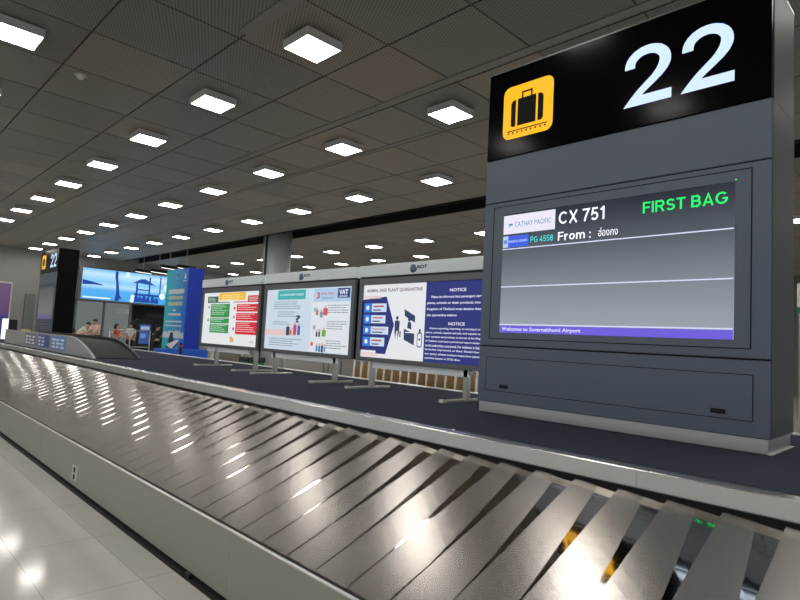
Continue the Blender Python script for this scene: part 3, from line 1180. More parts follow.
sh.rect(4.75, 4.62, 1.60, 1.612, lit((230, 236, 246), 0.8), 0.003)
sh.round_rect(4.555, 4.475, 1.44, 1.61, 0.03, c_)
sh.round_rect(4.545, 4.485, 1.452, 1.598, 0.025, lit((236, 240, 246), 0.8), 0.003)
sh.disc(4.515, 1.53, 0.014, c_, 0.004, 10)
sh.rect(4.53, 4.50, 1.61, 1.65, c_)
part(sh, 'officer_graphic', d3, 'dark blue pictogram of a person at a desk')

# board 2 - tax refund notice
b2 = board(5.69, 7.90, (6.07, 7.54), 'lit pale board about a tax refund, between the other two boards')
d2 = display(b2, 5.69, 7.90, (214, 226, 238))
sh = Sheet('x', DP)
sh.rect(7.75, 6.64, 1.30, 2.17, lit((206, 222, 236), GW))
sh.rect(6.64, 5.77, 1.30, 1.98, lit((226, 232, 238), GW))
sh.rect(6.60, 5.77, 1.99, 2.17, lit((176, 208, 236), GW))
sh.rect(7.83, 7.02, 1.50, 1.58, lit((240, 206, 206), 0.75), 0.003)
part(sh, 'page_tints', d2, 'pale blue and white page areas')
sh = Sheet('x', DP, 0.004)
sh.rect(7.52, 6.80, 2.03, 2.17, lit((62, 178, 176), 0.8))
sh.text('VAT REFUND FOR TOURISTS', 7.46, 6.85, 2.085, 2.115, lit((226, 244, 244), 0.8), 0.02, 0.006)
part(sh, 'teal_heading', d2, 'teal heading bar')
sh = Sheet('x', DP, 0.004)
sh.text('3', 6.53, 6.46, 2.03, 2.12, lit((206, 40, 62), 0.8), 0.03)
sh.text('Easy Steps', 6.42, 6.13, 2.075, 2.12, lit((206, 84, 104), 0.8), 0.015)
sh.rect(6.42, 6.15, 2.03, 2.045, lit((150, 160, 190), 0.8))
part(sh, 'steps_heading', d2, 'red heading about three steps')
sh = Sheet('x', DP, 0.004)
sh.rect(6.06, 5.80, 2.035, 2.165, lit((38, 52, 130), 0.8))
sh.text('VAT', 6.03, 5.84, 2.08, 2.145, lit((240, 244, 255), 0.85), 0.03, 0.006)
sh.text('REFUND', 6.02, 5.85, 2.046, 2.066, lit((240, 244, 255), 0.85), 0.02, 0.006)
part(sh, 'refund_box', d2, 'navy box reading VAT REFUND')
sh = Sheet('x', DP, 0.004)
g1 = lit((120, 134, 158), 0.7)
for (l, r, z, n_) in ((7.62, 6.90, 2.00, 4), (7.50, 6.90, 1.85, 3), (7.62, 7.10, 1.70, 2), (7.68, 6.80, 1.45, 4), (6.26, 5.80, 1.94, 4), (6.26, 5.80, 1.72, 4), (6.26, 5.80, 1.46, 4)):
    sh = Sheet('x', DP, 0.004)
    lines(sh, l, r, z, n_, 0.032, 0.010, g1, 0.35)
    part(sh, 'small_text', d2, 'small grey lines of writing')
for (y, zb, zt, w, c_) in ((7.20, 1.50, 1.63, 0.09, (60, 58, 92)), (7.02, 1.51, 1.66, 0.08, (210, 70, 120)), (6.92, 1.51, 1.65, 0.07, (86, 100, 170)), (7.12, 1.51, 1.58, 0.05, (196, 132, 96)),
                           (6.50, 1.80, 1.87, 0.06, (196, 120, 120)), (6.40, 1.77, 1.85, 0.07, (150, 150, 170)), (6.31, 1.80, 1.90, 0.10, (216, 84, 110)), (6.48, 1.50, 1.57, 0.04, (40, 44, 70)), (6.42, 1.50, 1.58, 0.04, (60, 70, 90)), (6.32, 1.51, 1.60, 0.09, (126, 178, 70)),
                           (6.46, 1.30, 1.38, 0.05, (70, 150, 196)), (6.40, 1.29, 1.38, 0.04, (60, 100, 170)), (6.34, 1.29, 1.39, 0.05, (50, 76, 140)), (6.28, 1.30, 1.38, 0.04, (120, 160, 210))):
    m_ = lit(c_, 0.7)
    sh = Sheet('x', DP, 0.004)
    sh.round_rect(y - w / 2, y + w / 2, zb, zt, 0.015, m_)
    sh.disc(y, zt + 0.016, 0.018, lit((226, 176, 150), 0.7), None, 10)
    part(sh, 'drawing', d2, 'small coloured drawing')
sh = Sheet('x', DP, 0.004)
sh.text('?', 7.02, 6.90, 1.69, 1.80, lit((40, 46, 90), 0.7), 0.03)
part(sh, 'question_mark', d2, 'dark question mark')
for (y, z, c_) in ((6.55, 1.88, (120, 196, 190)), (6.55, 1.63, (160, 170, 176)), (6.58, 1.40, (232, 84, 84))):
    sh = Sheet('x', DP, 0.004)
    sh.disc(y, z, 0.032, lit(c_, 0.8), None, 14)
    part(sh, 'step_dot', d2)

# board 1 - green and red columns
b1 = board(7.99, 10.05, (8.11, 9.42), 'lit white board with green and red columns, leftmost of the three boards')
d1 = display(b1, 7.99, 10.05, (236, 239, 240))
GR, RD, YL = (40, 150, 74), (214, 30, 52), (240, 190, 60)
sh = Sheet('x', DP)
sh.rect(9.84, 9.44, 2.005, 2.12, lit((60, 96, 78), 0.75))
sh.rect(9.44, 9.02, 2.005, 2.02, lit((60, 96, 78), 0.75))
lines(sh, 9.80, 9.50, 2.095, 3, 0.026, 0.010, lit((214, 226, 218), 0.8), 0.2)
for zb, zt in ((1.75, 1.985), (1.645, 1.735), (1.48, 1.63)):
    sh.rect(9.70, 9.01, zb, zt, lit(GR, 0.8))
    lines(sh, 9.66, 9.06, zt - 0.015, max(2, int((zt - zb) / 0.034)), 0.032, 0.011, lit((206, 232, 212), 0.8), 0.4)
part(sh, 'green_column', d1, 'green text boxes')
sh = Sheet('x', DP)
sh.rect(8.42, 8.05, 2.005, 2.115, lit((196, 28, 50), 0.8))
sh.rect(8.90, 8.42, 2.005, 2.02, lit((196, 28, 50), 0.8))
lines(sh, 8.38, 8.10, 2.09, 3, 0.026, 0.010, lit((250, 226, 226), 0.8), 0.2)
for zb, zt in ((1.85, 1.975), (1.70, 1.83), (1.475, 1.68)):
    sh.rect(8.77, 8.06, zb, zt, lit(RD, 0.8))
    lines(sh, 8.73, 8.12, zt - 0.015, max(2, int((zt - zb) / 0.036)), 0.034, 0.011, lit((250, 214, 214), 0.8), 0.4)
part(sh, 'red_column', d1, 'red text boxes')
sh = Sheet('x', DP, 0.004)
sh.round_rect(9.41, 8.49, 2.045, 2.175, 0.015, lit(YL, 0.85))
lines(sh, 9.30, 8.60, 2.14, 3, 0.036, 0.014, lit((252, 236, 170), 0.85), 0.2, 0.006)
part(sh, 'yellow_heading', d1, 'yellow heading banner')
sh = Sheet('x', DP, 0.004)
for (y, z, c_) in ((9.77, 1.93, (90, 150, 110)), (9.77, 1.70, (120, 120, 120)), (8.84, 1.91, (200, 60, 70)), (8.84, 1.76, (210, 90, 90)), (8.84, 1.56, (190, 40, 60))):
    sh.disc(y, z, 0.028, lit(c_, 0.75), None, 12)
sh.shape([(8.92, 1.33), (8.94, 1.40), (8.90, 1.44), (8.86, 1.42), (8.80, 1.40), (8.80, 1.34)], lit((232, 178, 130), 0.75))
sh.shape([(8.30, 1.34), (8.30, 1.38), (8.15, 1.38), (8.15, 1.34)], lit((214, 218, 214), 0.75))
part(sh, 'small_symbols', d1, 'small coloured symbols')

MB.drawing = False
# ================================================================== BEYOND THE CAROUSEL
# nested luggage trolleys
tro = None
k = 0
NT = 15
for k in range(NT):
    y = 5.90 + 0.225 * k
    lab = 'white-framed luggage trolley with tan panel, %s from the sign cabinet in the nested row' % ORD[k + 1]
    if tro is None:
        base = (7.9, y, 0)
        t = thing('luggage_trolley', lab, 'luggage trolley', base, 'nested luggage trolleys')
        mb = MB()
        for x in (7.60, 8.20):
            mb = MB()
            mb.tube([(x, y, 0.10), (x, y, 0.60), (x, y - 0.02, 1.06)], 0.02, MT['white_metal'], 8)
            mb.box((x - 0.03, y - 0.025, 0.60), (x + 0.03, y + 0.06, 0.66), MT['white_metal'], 0.006)
            part(mb, 'upright', t)
        mb = MB()
        mb.tube([(7.56, y - 0.02, 1.08), (8.24, y - 0.02, 1.08)], 0.019, MT['white_metal'], 10)
        part(mb, 'handle', t)
        mb = MB()
        mb.box((7.62, y + 0.01, 0.50), (8.18, y + 0.025, 0.98), MT['brown'], 0.004)
        part(mb, 'tan_panel', t, 'tan panel between the uprights')
        mb = MB()
        for x in (7.62, 8.18):
            mb.tube([(x, y, 0.14), (7.9 + (x - 7.9) * 0.55, y + 0.80, 0.14)], 0.014, MT['post'], 8)
        mb.tube([(7.74, y + 0.80, 0.14), (8.06, y + 0.80, 0.14)], 0.014, MT['post'], 8)
        for q in (0.15, 0.35, 0.55):
            mb.tube([(7.63, y + q, 0.14), (8.17, y + q, 0.14)], 0.008, MT['post'], 6)
        part(mb, 'base_frame', t)
        for (x, yy) in ((7.62, y), (8.18, y), (7.9, y + 0.78)):
            mb = MB()
            mb.tube([(x - 0.015, yy, 0.06), (x + 0.015, yy, 0.06)], 0.06, MT['rubber'], 14)
            part(mb, 'wheel', t)
        tro = t
    else:
        t = tro.copy()
        COL.objects.link(t)
        t.location = (7.9, y, 0)
        t['label'] = lab
        for c0 in list(tro.children):
            q = c0.copy()
            COL.objects.link(q)
            q.parent = t


def suitcase(x, y, rgb, label, h=0.66):
    t = thing('suitcase', label, 'suitcase', (x, y, 0))
    m = ink(rgb, 0.5)
    mb = MB()
    mb.box((x - 0.14, y - 0.24, 0.06), (x + 0.14, y + 0.24, h), m, 0.04, 3)
    part(mb, 'shell', t)
    mb = MB()
    mb.tube([(x, y - 0.1, h), (x, y - 0.1, h + 0.28), (x, y + 0.1, h + 0.28), (x, y + 0.1, h)], 0.01, MT['dark_metal'], 6)
    part(mb, 'handle', t)
    for (a, b) in ((-0.1, -0.2), (0.1, -0.2), (-0.1, 0.2), (0.1, 0.2)):
        mb = MB()
        mb.tube([(x + a - 0.012, y + b, 0.035), (x + a + 0.012, y + b, 0.035)], 0.035, MT['rubber'], 10)
        part(mb, 'wheel', t)


suitcase(7.75, 9.75, (34, 38, 58), 'dark navy suitcase standing behind the carousel past the trolley row', 0.72)
suitcase(8.6, 11.3, (30, 30, 34), 'black suitcase standing on the floor below the tax refund board', 0.62)

# green bin seen under the leftmost board
t = thing('waste_bin', 'green waste bin standing beyond the carousel under the leftmost board', 'waste bin', (8.2, 14.1, 0))
mb = MB()
mb.box((7.95, 13.85, 0.03), (8.45, 14.35, 0.72), ink((22, 128, 84), 0.5), 0.03, 2)
part(mb, 'body', t)
mb = MB()
mb.box((7.93, 13.83, 0.72), (8.47, 14.37, 0.86), ink((30, 34, 40), 0.4), 0.03, 2)
part(mb, 'lid', t)

# blue-wrapped pier on the neighbouring carousel
t = thing('wrapped_sign_tower', 'tall blue and teal advertising tower standing in front of the big video screen', 'advertising tower', (10.05, 23.05, 0))
mb = MB()
mb.box((9.75, 22.05, 0.0), (10.40, 24.15, 3.97), MT['blue_wrap'], 0.01)
part(mb, 'tower_body', t)
wrap = gradient_paint('blue_teal_wrap', 1, -1.05, 1.05, (40, 104, 222), (40, 204, 218), 0.4)
mb = MB()
mb.box((9.742, 22.06, 0.62), (9.752, 24.14, 3.96), wrap)
fp = part(mb, 'printed_face', t, 'printed face fading from teal to blue')
sh = Sheet('x', 9.742)
wq = ink((228, 236, 240))
yq = ink((206, 214, 176))
sh.disc(23.05, 3.72, 0.13, ink((120, 186, 206)))
sh.disc(23.05, 3.72, 0.10, ink((40, 120, 176)), 0.004)
sh.disc(23.05, 3.48, 0.10, ink((120, 186, 206)))
sh.disc(23.05, 3.48, 0.07, ink((40, 110, 176)), 0.004)
sh.shape([(22.44, 3.55), (22.24, 3.55), (22.34, 3.82)], wq)
sh.rect(22.52, 22.18, 3.44, 3.47, wq)
for (l, r, a, b, m_) in ((23.85, 22.35, 2.95, 3.14, wq), (23.80, 22.42, 2.72, 2.86, yq), (23.80, 22.42, 2.46, 2.62, yq), (23.30, 23.0, 2.24, 2.32, wq), (23.75, 22.5, 2.06, 2.16, wq), (23.95, 22.35, 1.78, 1.85, wq), (23.95, 22.35, 1.62, 1.68, wq)):
    sh2 = Sheet('x', 9.742)
    x = l
    while x > r:
        w = random.uniform(0.08, 0.16)
        sh2.rect(x, max(r, x - w), a, b, m_)
        x -= w + 0.02
    part(sh2, 'wrap_writing', fp, 'row of pale lettering')
part(sh, 'wrap_emblems', fp, 'pale round emblems and a small sail mark')
sh = Sheet('x', 9.742)
sh.shape([(24.10, 1.15), (24.10, 1.38), (23.9, 1.42), (23.75, 1.38), (23.4, 1.45), (23.1, 1.40), (22.7, 1.46), (22.3, 1.36), (22.12, 1.40), (22.12, 1.15)], ink((206, 226, 232)))
for y in (23.15, 22.85, 22.45):
    sh.shape([(y + 0.05, 1.40), (y, 1.66 if y != 22.85 else 1.62), (y - 0.05, 1.40)], ink((190, 216, 230)), 0.003)
sh.shape([(23.55, 0.95), (23.35, 1.38), (23.10, 1.36), (23.0, 1.0), (23.0, 0.9)], ink((38, 40, 66)), 0.004)
sh.shape([(23.70, 0.86), (22.55, 1.12), (22.5, 1.05), (23.15, 0.70)], ink((240, 244, 246)), 0.006)
sh.shape([(23.75, 0.84), (23.15, 0.70), (22.55, 1.02), (22.6, 0.92), (23.2, 0.56), (23.70, 0.74)], ink((22, 34, 90)), 0.007)
for (a, b) in ((23.8, 23.5), (23.2, 23.0), (22.9, 22.7)):
    sh.shape([(a + 0.10, 0.62), (b, 0.8), (b - 0.10, 0.8), (a - 0.15, 0.62)], ink((70, 190, 226)), 0.003)
part(sh, 'wrap_picture', fp, 'white clouds and a boat on blue water')
mb = MB()
mb.box((8.55, 21.55, 0.0), (10.55, 21.9, 0.76), ink((36, 106, 230), 0.4), 0.02)
t2 = mb.build('barrier_block', None, (9.4, 21.7, 0))
tag(t2, 'low bright blue block in front of the advertising tower', 'barrier')

t = thing('belt_stanchion', 'short black belt post with red top in front of the blue block', 'barrier post', (8.92, 20.4, 0))
mb = MB()
mb.tube([(8.92, 20.4, 0.02), (8.92, 20.4, 0.86)], 0.055, MT['dark_metal'], 14)
part(mb, 'pole', t)
mb = MB()
mb.tube([(8.92, 20.4, 0.86), (8.92, 20.4, 0.96)], 0.062, ink((190, 30, 52)), 14)
part(mb, 'belt_head', t, 'red belt cassette')
mb = MB()
mb.tube([(8.92, 20.4, 0.96), (8.92, 20.4, 1.02)], 0.055, MT['dark_metal'], 14)
part(mb, 'cap', t)
mb = MB()
mb.tube([(8.92, 20.4, 0), (8.92, 20.4, 0.02)], 0.17, MT['dark_metal'], 18)
part(mb, 'base', t)

# violet lit panel peeking out left of the leftmost board
t = thing('poster_panel', 'violet poster panel between the advertising tower and the leftmost board', 'poster', (8.9, 17.6, 0))
mb = MB()
mb.box((8.75, 17.5, 0.95), (9.75, 17.6, 2.90), gradient_paint('violet_poster', 2, 0.9, 2.9, (90, 64, 128), (178, 142, 190)), 0.005)
part(mb, 'poster_face', t)
mb = MB()
mb.box((8.71, 17.48, 0.0), (8.75, 17.62, 2.96), MT['white_metal'])
mb.box((9.75, 17.48, 0.0), (9.79, 17.62, 2.96), MT['white_metal'])
mb.box((8.71, 17.48, 2.90), (9.79, 17.62, 2.96), MT['white_metal'])
part(mb, 'frame', t)
mb = MB()
mb.box((8.75, 17.5, 0.0), (9.75, 17.6, 0.95), ink((122, 120, 108), 0.5))
part(mb, 'lower_panel', t, 'beige lower panel')

# big video screen on the far wall
LY = 38.30
t = thing('video_wall', 'wide blue video screen high on the far wall showing a seaside pavilion', 'video screen', (13.2, 38.4, 3.0))
mb = MB()
mb.box((10.15, LY, 2.97), (16.3, 38.5, 5.06), MT['frame_grey'], 0.01)
part(mb, 'casing', t)
mb = MB()
mb.box((10.33, LY - 0.02, 3.08), (16.2, LY + 0.02, 4.98), gradient_glow('seaside_picture', 2, 0.08, 1.98, [(0, (70, 168, 240)), (0.32, (80, 176, 244)), (0.46, (176, 224, 252)), (0.6, (132, 204, 250)), (0.85, (196, 234, 254)), (1, (116, 190, 244))], 1.0))
pic = part(mb, 'picture', t)
sh = Sheet('y', LY - 0.02)
navy = lit((20, 70, 170), 0.8)
sh.shape([(10.35, 3.95), (10.35, 4.25), (10.9, 4.17), (11.5, 4.02), (11.5, 3.97), (11.0, 4.0)], navy)
sh.shape([(12.25, 3.10), (12.32, 3.6), (12.28, 4.2), (12.2, 4.6), (12.2, 4.95), (12.36, 4.95), (12.38, 4.5), (12.48, 3.9), (12.52, 3.5), (12.7, 3.2), (12.55, 3.25), (12.5, 3.10)], navy)
sh.shape([(13.25, 4.32), (13.75, 4.62), (14.05, 4.66), (14.75, 4.28), (14.2, 4.32), (13.6, 4.36)], lit((24, 84, 176), 0.8))
for (a, b, c_, e_) in ((13.5, 13.62, 3.35, 4.35), (14.3, 14.4, 3.4, 4.8), (15.0, 15.08, 3.4, 4.9), (13.55, 14.35, 3.90, 3.98), (13.4, 15.0, 3.55, 3.68), (15.4, 16.15, 3.62, 3.72), (15.55, 15.63, 3.4, 3.7), (15.9, 15.98, 3.4, 3.7)):
    sh.rect(a, b, c_, e_, navy, 0.003)
for (x, h) in ((13.55, 0.5), (13.8, 0.42), (14.05, 0.52), (14.3, 0.4), (14.6, 0.48), (14.85, 0.4)):
    sh.shape([(x - 0.14, 3.12), (x - 0.10, 3.12 + h * 0.8), (x, 3.12 + h), (x + 0.1, 3.12 + h * 0.7), (x + 0.16, 3.14)], navy, 0.004)
part(sh, 'dark_figures', pic, 'dark blue pavilion, pole and palm shapes')
sh = Sheet('y', LY - 0.02)
wq2 = lit((226, 246, 255), 1.0)
for (x, z, r) in ((12.95, 4.85, 0.13), (13.35, 3.45, 0.14), (15.2, 3.62, 0.20), (13.3, 3.2, 0.13), (15.5, 4.2, 0.22), (15.9, 4.5, 0.25)):
    sh.disc(x, z, r, wq2, 0.003, 16)
sh.rect(10.42, 12.0, 3.16, 3.24, wq2, 0.003)
part(sh, 'bright_spray', pic, 'white bright patches')

# spot lamps on rods in the ceiling slot
for i, (x, y, h) in enumerate(((12.9, 35.6, 0.75), (13.2, 34.0, 0.8), (13.0, 32.0, 0.7), (13.3, 30.5, 0.75))):
    t = thing('hanging_spotlight', 'black spotlight on a rod in the ceiling slot, %s from the far wall' % ORD[i + 1], 'spotlight', (x, y, CEIL + 0.25), 'spotlights in the ceiling slot')
    mb = MB()
    mb.tube([(x, y, CEIL + 0.25), (x, y, CEIL - h)], 0.03, MT['housing'], 8)
    part(mb, 'rod', t)
    mb = MB()
    mb.tube([(x - 0.5, y, CEIL - h), (x + 0.5, y - 0.1, CEIL - h - 0.05)], 0.09, MT['dark_metal'], 12)
    part(mb, 'lamp_body', t)
    mb = MB()
    mb.tube([(x - 0.45, y, CEIL - h - 0.085), (x + 0.45, y - 0.1, CEIL - h - 0.135)], 0.03, lit((255, 252, 246), 1.6), 8)
    part(mb, 'tube_lamp', t, 'glowing white tube')


# ================================================================== PEOPLE FAR BEHIND THE CAROUSEL
def skin_mesh(joints, edges, levels=1):
    bm = bmesh.new()
    lay = bm.verts.layers.skin.verify()
    vs = []
    for i, (p, r) in enumerate(joints):
        v = bm.verts.new(p)
        v[lay].radius = (r, r) if not isinstance(r, tuple) else r
        v[lay].use_root = (i == 0)
        vs.append(v)
    for a, b in edges:
        bm.edges.new((vs[a], vs[b]))
    me = bpy.data.meshes.new('figure')
    bm.to_mesh(me)
    bm.free()
    o = bpy.data.objects.new('figure', me)
    COL.objects.link(o)
    sk = o.modifiers.new('skin', 'SKIN')
    sk.use_smooth_shade = True
    su = o.modifiers.new('sub', 'SUBSURF')
    su.levels = su.render_levels = levels
    dg = bpy.context.evaluated_depsgraph_get()
    out = bpy.data.meshes.new_from_object(o.evaluated_get(dg))
    bpy.data.objects.remove(o)
    bpy.data.meshes.remove(me)
    return out


def person(x, y, face, label, top, bottom, lean=0.0, h=1.66, arm=0.25, hair_long=False, skin=(196, 150, 122), sleeves=True):
    """Standing figure; face = heading in degrees (0 looks to -Y), lean = forward bend of the torso in degrees, arm = forward raise."""
    s = h / 1.70
    t = thing('person', label, 'person', (x, y, 0), 'people beyond the carousel')
    a = math.radians(face)
    ca, sa = math.cos(a), math.sin(a)
    le = math.radians(lean)

    def L(px, py, pz):
        # px right, py forward, pz up, bent about the hips
        if pz > 0.92:
            dz, dyf = pz - 0.92, py
            pz = 0.92 + dz * math.cos(le) - dyf * math.sin(le)
            py = dz * math.sin(le) + dyf * math.cos(le) - 0.25 * math.sin(le)
        px, py, pz = px * s, py * s, pz * s
        return Vector((px * ca + py * sa, px * sa - py * ca, pz))
    J, E = [], []

    def add(p, r, par=None):
        J.append((L(*p), r * s))
        if par is not None:
            E.append((par, len(J) - 1))
        return len(J) - 1
    pel = add((0, 0, 0.95), 0.13)
    wa = add((0, 0, 1.10), 0.115, pel)
    che = add((0, 0, 1.30), 0.135, wa)
    nb = add((0, 0, 1.42), 0.075, che)
    nk = add((0, 0.01, 1.49), 0.055, nb)
    hd = add((0, 0.025, 1.57), 0.085, nk)
    ht = add((0, 0.02, 1.645), 0.075, hd)
    nose = add((0, 0.115, 1.565), 0.014, hd)
    for sg in (-1, 1):
        add((sg * 0.085, 0.0, 1.565), 0.014, hd)
    arms, legs = [], []
    for sg in (-1, 1):
        shd = add((sg * 0.17, 0, 1.385), 0.062, che)
        el = add((sg * 0.235, 0.06 + arm * 0.35, 1.12 + arm * 0.1), 0.042, shd)
        wr = add((sg * 0.21, 0.12 + arm * 0.95, 0.93 + arm * 0.45), 0.029, el)
        pa = add((sg * 0.205, 0.15 + arm * 1.1, 0.87 + arm * 0.5), 0.032, wr)
        arms.append((shd, el, wr))
        for q in range(4):
            f0 = add((sg * (0.185 + 0.016 * q), 0.17 + arm * 1.15, 0.81 + arm * 0.53), 0.009, pa)
            add((sg * (0.180 + 0.016 * q), 0.185 + arm * 1.17, 0.775 + 0.006 * abs(q - 1) + arm * 0.53), 0.008, f0)
        th = add((sg * 0.165, 0.185 + arm * 1.1, 0.845 + arm * 0.5), 0.011, pa)
        add((sg * 0.155, 0.20 + arm * 1.12, 0.815 + arm * 0.5), 0.009, th)
    for sg in (-1, 1):
        hp = add((sg * 0.09, 0, 0.88), 0.09, pel)
        kn = add((sg * 0.10, 0.02, 0.49), 0.058, hp)
        an = add((sg * 0.105, -0.02, 0.09), 0.040, kn)
        to = add((sg * 0.12, 0.13, 0.035), 0.032, an)
        legs.append((hp, kn, an))

    def mk(name, me, m, lab=None):
        me.materials.clear()
        me.materials.append(m)
        for p in me.polygons:
            p.use_smooth = True
        o = bpy.data.objects.new(name, me)
        COL.objects.link(o)
        o.parent = t
        if lab:
            o['label'] = lab
        return o
    mk('body', skin_mesh(J, E, 2), ink(skin, 0.55))

    def sub(ids, edges, grow):
        js = [(J[i][0], J[i][1] + grow) for i in ids]
        ix = {i: n_ for n_, i in enumerate(ids)}
        return skin_mesh(js, [(ix[p], ix[q]) for p, q in edges], 2)
    # shirt
    ids = [pel, wa, che, nb]
    ed = [(pel, wa), (wa, che), (che, nb)]
    js = [(J[i][0].copy(), J[i][1] + 0.016) for i in ids]
    e2 = [(0, 1), (1, 2), (2, 3)]
    for (shd, el, wr) in arms:
        js.append((J[shd][0].copy(), J[shd][1] + 0.014))
        e2.append((2, len(js) - 1))
        if sleeves:
            js.append((J[shd][0].lerp(J[el][0], 0.75), J[el][1] + 0.018))
            e2.append((len(js) - 2, len(js) - 1))
    mk('shirt', skin_mesh(js, e2, 2), ink(top, 0.8), 'top')
    js = [(J[pel][0].copy() + Vector((0, 0, 0.02)), J[pel][1] + 0.012)]
    e2 = []
    for (hp, kn, an) in legs:
        js += [(J[hp][0].copy(), J[hp][1] + 0.012), (J[kn][0].copy(), J[kn][1] + 0.018), (J[an][0].copy() + Vector((0, 0, 0.02)), J[an][1] + 0.02)]
        b = len(js)
        e2 += [(0, b - 3), (b - 3, b - 2), (b - 2, b - 1)]
    mk('trousers', skin_mesh(js, e2, 2), ink(bottom, 0.8))
    # hair and eyes
    mb = MB()
    c = L(0, -0.012, 1.635)
    mb.ball(c, (0.100 * s, 0.102 * s, 0.085 * s), MT['hair'], 14)
    if hair_long:
        mb.ball(L(0, -0.06, 1.53), (0.085 * s, 0.07 * s, 0.15 * s), MT['hair'], 12)
    me_o = mb.build('hair', None)
    me_o.parent = t
    mb = MB()
    for sg in (-1, 1):
        mb.ball(L(sg * 0.033, 0.100, 1.585), 0.010 * s, MT['rubber'], 8)
    e_o = mb.build('eyes', None)
    e_o.parent = t
    return t


person(7.75, 30.0, 150, 'person in dark clothes at the edge of the distant black sign', (60, 52, 62), (30, 32, 40), h=1.58)
person(8.30, 30.2, 70, 'person in a white top bending forward behind the chute', (226, 224, 206), (60, 64, 74), lean=38, h=1.78, arm=0.5, skin=(206, 170, 146))
person(8.80, 29.6, -60, 'person in a pale pink top with dark hair reaching forward behind the chute', (226, 190, 180), (50, 54, 64), lean=14, h=1.80, arm=0.55)
person(9.83, 30.0, 60, 'person in an orange-red top with long black hair near the railing', (226, 82, 60), (34, 34, 42), h=1.62, hair_long=True, arm=0.3)
person(10.50, 30.0, -20, 'person in a white shirt and dark trousers standing by the kiosk', (226, 228, 226), (32, 36, 52), h=1.68, arm=0.1)
person(10.25, 26.0, 80, 'person in a black top beside the advertising tower', (26, 26, 30), (24, 26, 30), h=1.66, arm=0.45)

# railing in front of them
t = thing('railing', 'pale metal railing in front of the people behind the carousel', 'railing', (8.9, 25.5, 0))
mb = MB()
for z in (1.36, 0.66):
    mb.tube([(8.1, 25.5, z), (9.75, 25.5, z)], 0.025, MT['post'], 8)
part(mb, 'rail', t)
for x in (8.1, 8.92, 9.75):
    mb = MB()
    mb.tube([(x, 25.5, 0), (x, 25.5, 1.36)], 0.028, MT['post'], 8)
    part(mb, 'rail_post', t)

# kiosk with a blue screen
t = thing('information_kiosk', 'dark kiosk with a blue screen behind the railing', 'kiosk', (11.65, 31.4, 0))
mb = MB()
mb.box((11.25, 31.2, 0), (12.05, 31.6, 1.95), MT['dark_metal'], 0.02)
part(mb, 'cabinet', t)
mb = MB()
mb.box((11.36, 31.185, 0.65), (11.92, 31.2, 1.68), lit((56, 96, 172), 0.5))
ks = part(mb, 'screen', t, 'lit blue screen')
sh = Sheet('y', 31.185)
sh.rect(11.42, 11.86, 1.40, 1.58, lit((170, 196, 226), 0.6))
sh.rect(11.42, 11.70, 0.95, 1.2, lit((120, 150, 200), 0.6))
part(sh, 'screen_picture', ks)

# small hanging signs and shop fittings inside the glass front
for i, (x, z, w, c_) in enumerate(((13.2, 2.5, 0.9, (220, 224, 226)), (15.6, 2.35, 1.4, (40, 44, 48)), (14.5, 1.9, 1.0, (90, 110, 92)))):
    t = thing('hanging_sign', ['small white sign hanging under the big video screen', 'dark sign hanging under the big video screen', 'green-grey sign board in the shop under the video screen'][i], 'sign', (x, 39.2 + i, z))
    mb = MB()
    mb.box((x - w / 2, 39.2 + i, z - 0.16), (x + w / 2, 39.26 + i, z + 0.16), ink(c_), 0.01)
    part(mb, 'sign_face', t)
    mb = MB()
    for q in (-0.4, 0.4):
        mb.tube([(x + w * q, 39.23 + i, z + 0.16), (x + w * q, 39.23 + i, 3.06)], 0.012, MT['dark_metal'], 6)
    part(mb, 'hanger', t)
t = thing('shop_counter', 'dark counter in the shop under the big video screen', 'counter', (14.6, 41, 0))
mb = MB()
mb.box((13.0, 40.6, 0), (17.0, 41.3, 1.08), ink((58, 60, 62)), 0.02)
part(mb, 'counter_body', t)
mb = MB()
mb.box((12.95, 40.55, 1.08), (17.05, 41.35, 1.13), MT['header_blue'], 0.01)
part(mb, 'counter_top', t)
t = thing('door_sign_stand', 'green lit sign by the distant black sign cabinet', 'sign', (8.75, 36.8, 0))
mb = MB()
mb.box((8.35, 36.8, 1.9), (9.1, 36.9, 2.5), lit((20, 104, 74), 0.5), 0.01)
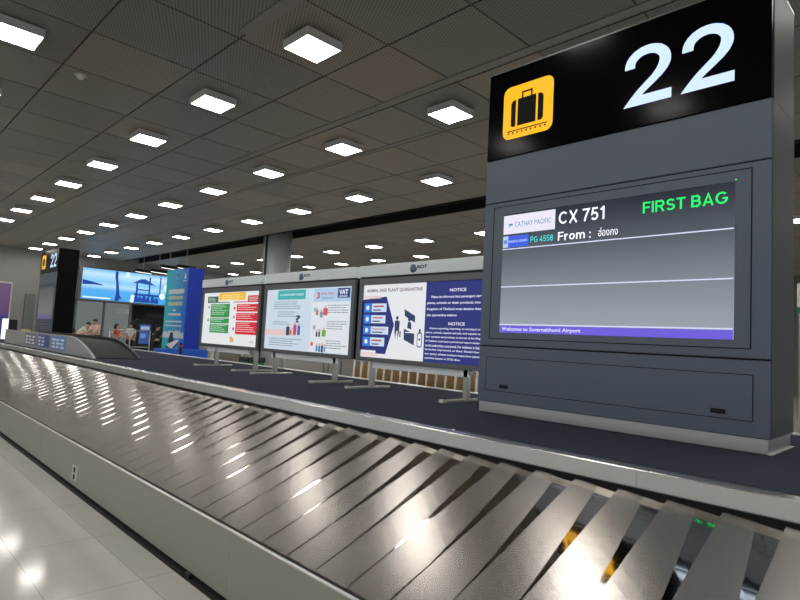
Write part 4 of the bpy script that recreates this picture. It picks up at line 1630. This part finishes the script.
part(mb, 'sign_face', t)
mb = MB()
mb.tube([(8.72, 36.85, 0), (8.72, 36.85, 1.9)], 0.04, MT['dark_metal'], 8)
part(mb, 'pole', t)

# far left edge: violet lightbox, white post, boxes
t = thing('lightbox', 'tall violet advertising lightbox at the far left edge', 'lightbox', (5.6, 33.5, 0))
mb = MB()
mb.box((4.6, 33.5, 0.0), (5.98, 33.7, 3.4), MT['white_metal'], 0.01)
part(mb, 'casing', t)
mb = MB()
mb.box((4.66, 33.485, 0.3), (5.92, 33.5, 3.32), gradient_glow('violet_advert', 2, 0.3, 3.3, [(0, (60, 78, 150)), (0.45, (64, 70, 140)), (0.55, (120, 84, 140)), (1, (132, 104, 150))], 0.5))
part(mb, 'picture', t)
MB.drawing = True
t = thing('light_post', 'bright white lit post beside the far end of the carousel', 'light post', (3.72, 21.95, 0.9))
mb = MB()
mb.box((3.74, 21.9, DECK + 0.004), (3.90, 22.0, 1.56), lit((240, 240, 255), 1.2), 0.01)
part(mb, 'lit_strip', t)
mb = MB()
mb.box((3.90, 21.9, DECK + 0.004), (4.14, 22.0, 1.54), MT['dark_metal'], 0.01)
part(mb, 'back_panel', t)
mb = MB()
mb.box((4.04, 20.6, DECK + 0.004), (4.26, 20.8, 1.26), ink((206, 192, 130)), 0.01)
tag(mb.build('cardboard_box', None, (4.06, 20.7, DECK + 0.004)), 'small cream box on the deck by the lit white post', 'box')
MB.drawing = False

# sliver of the hall right of the sign cabinet
t = thing('standing_sign', 'tall white standing sign with green band at the right edge beyond the sign cabinet', 'sign', (12.0, 2.15, 0))
mb = MB()
mb.box((11.98, 1.30, 2.46), (12.02, 2.31, 2.88), MT['white_metal'], 0.005)
part(mb, 'sign_face', t)
mb = MB()
mb.box((11.97, 1.30, 2.36), (12.03, 2.31, 2.46), ink((20, 120, 92)))
part(mb, 'green_band', t, 'green band under the white face')
mb = MB()
mb.box((11.98, 1.30, 0.0), (12.02, 2.28, 2.36), MT['post'])
part(mb, 'lower_panel', t)
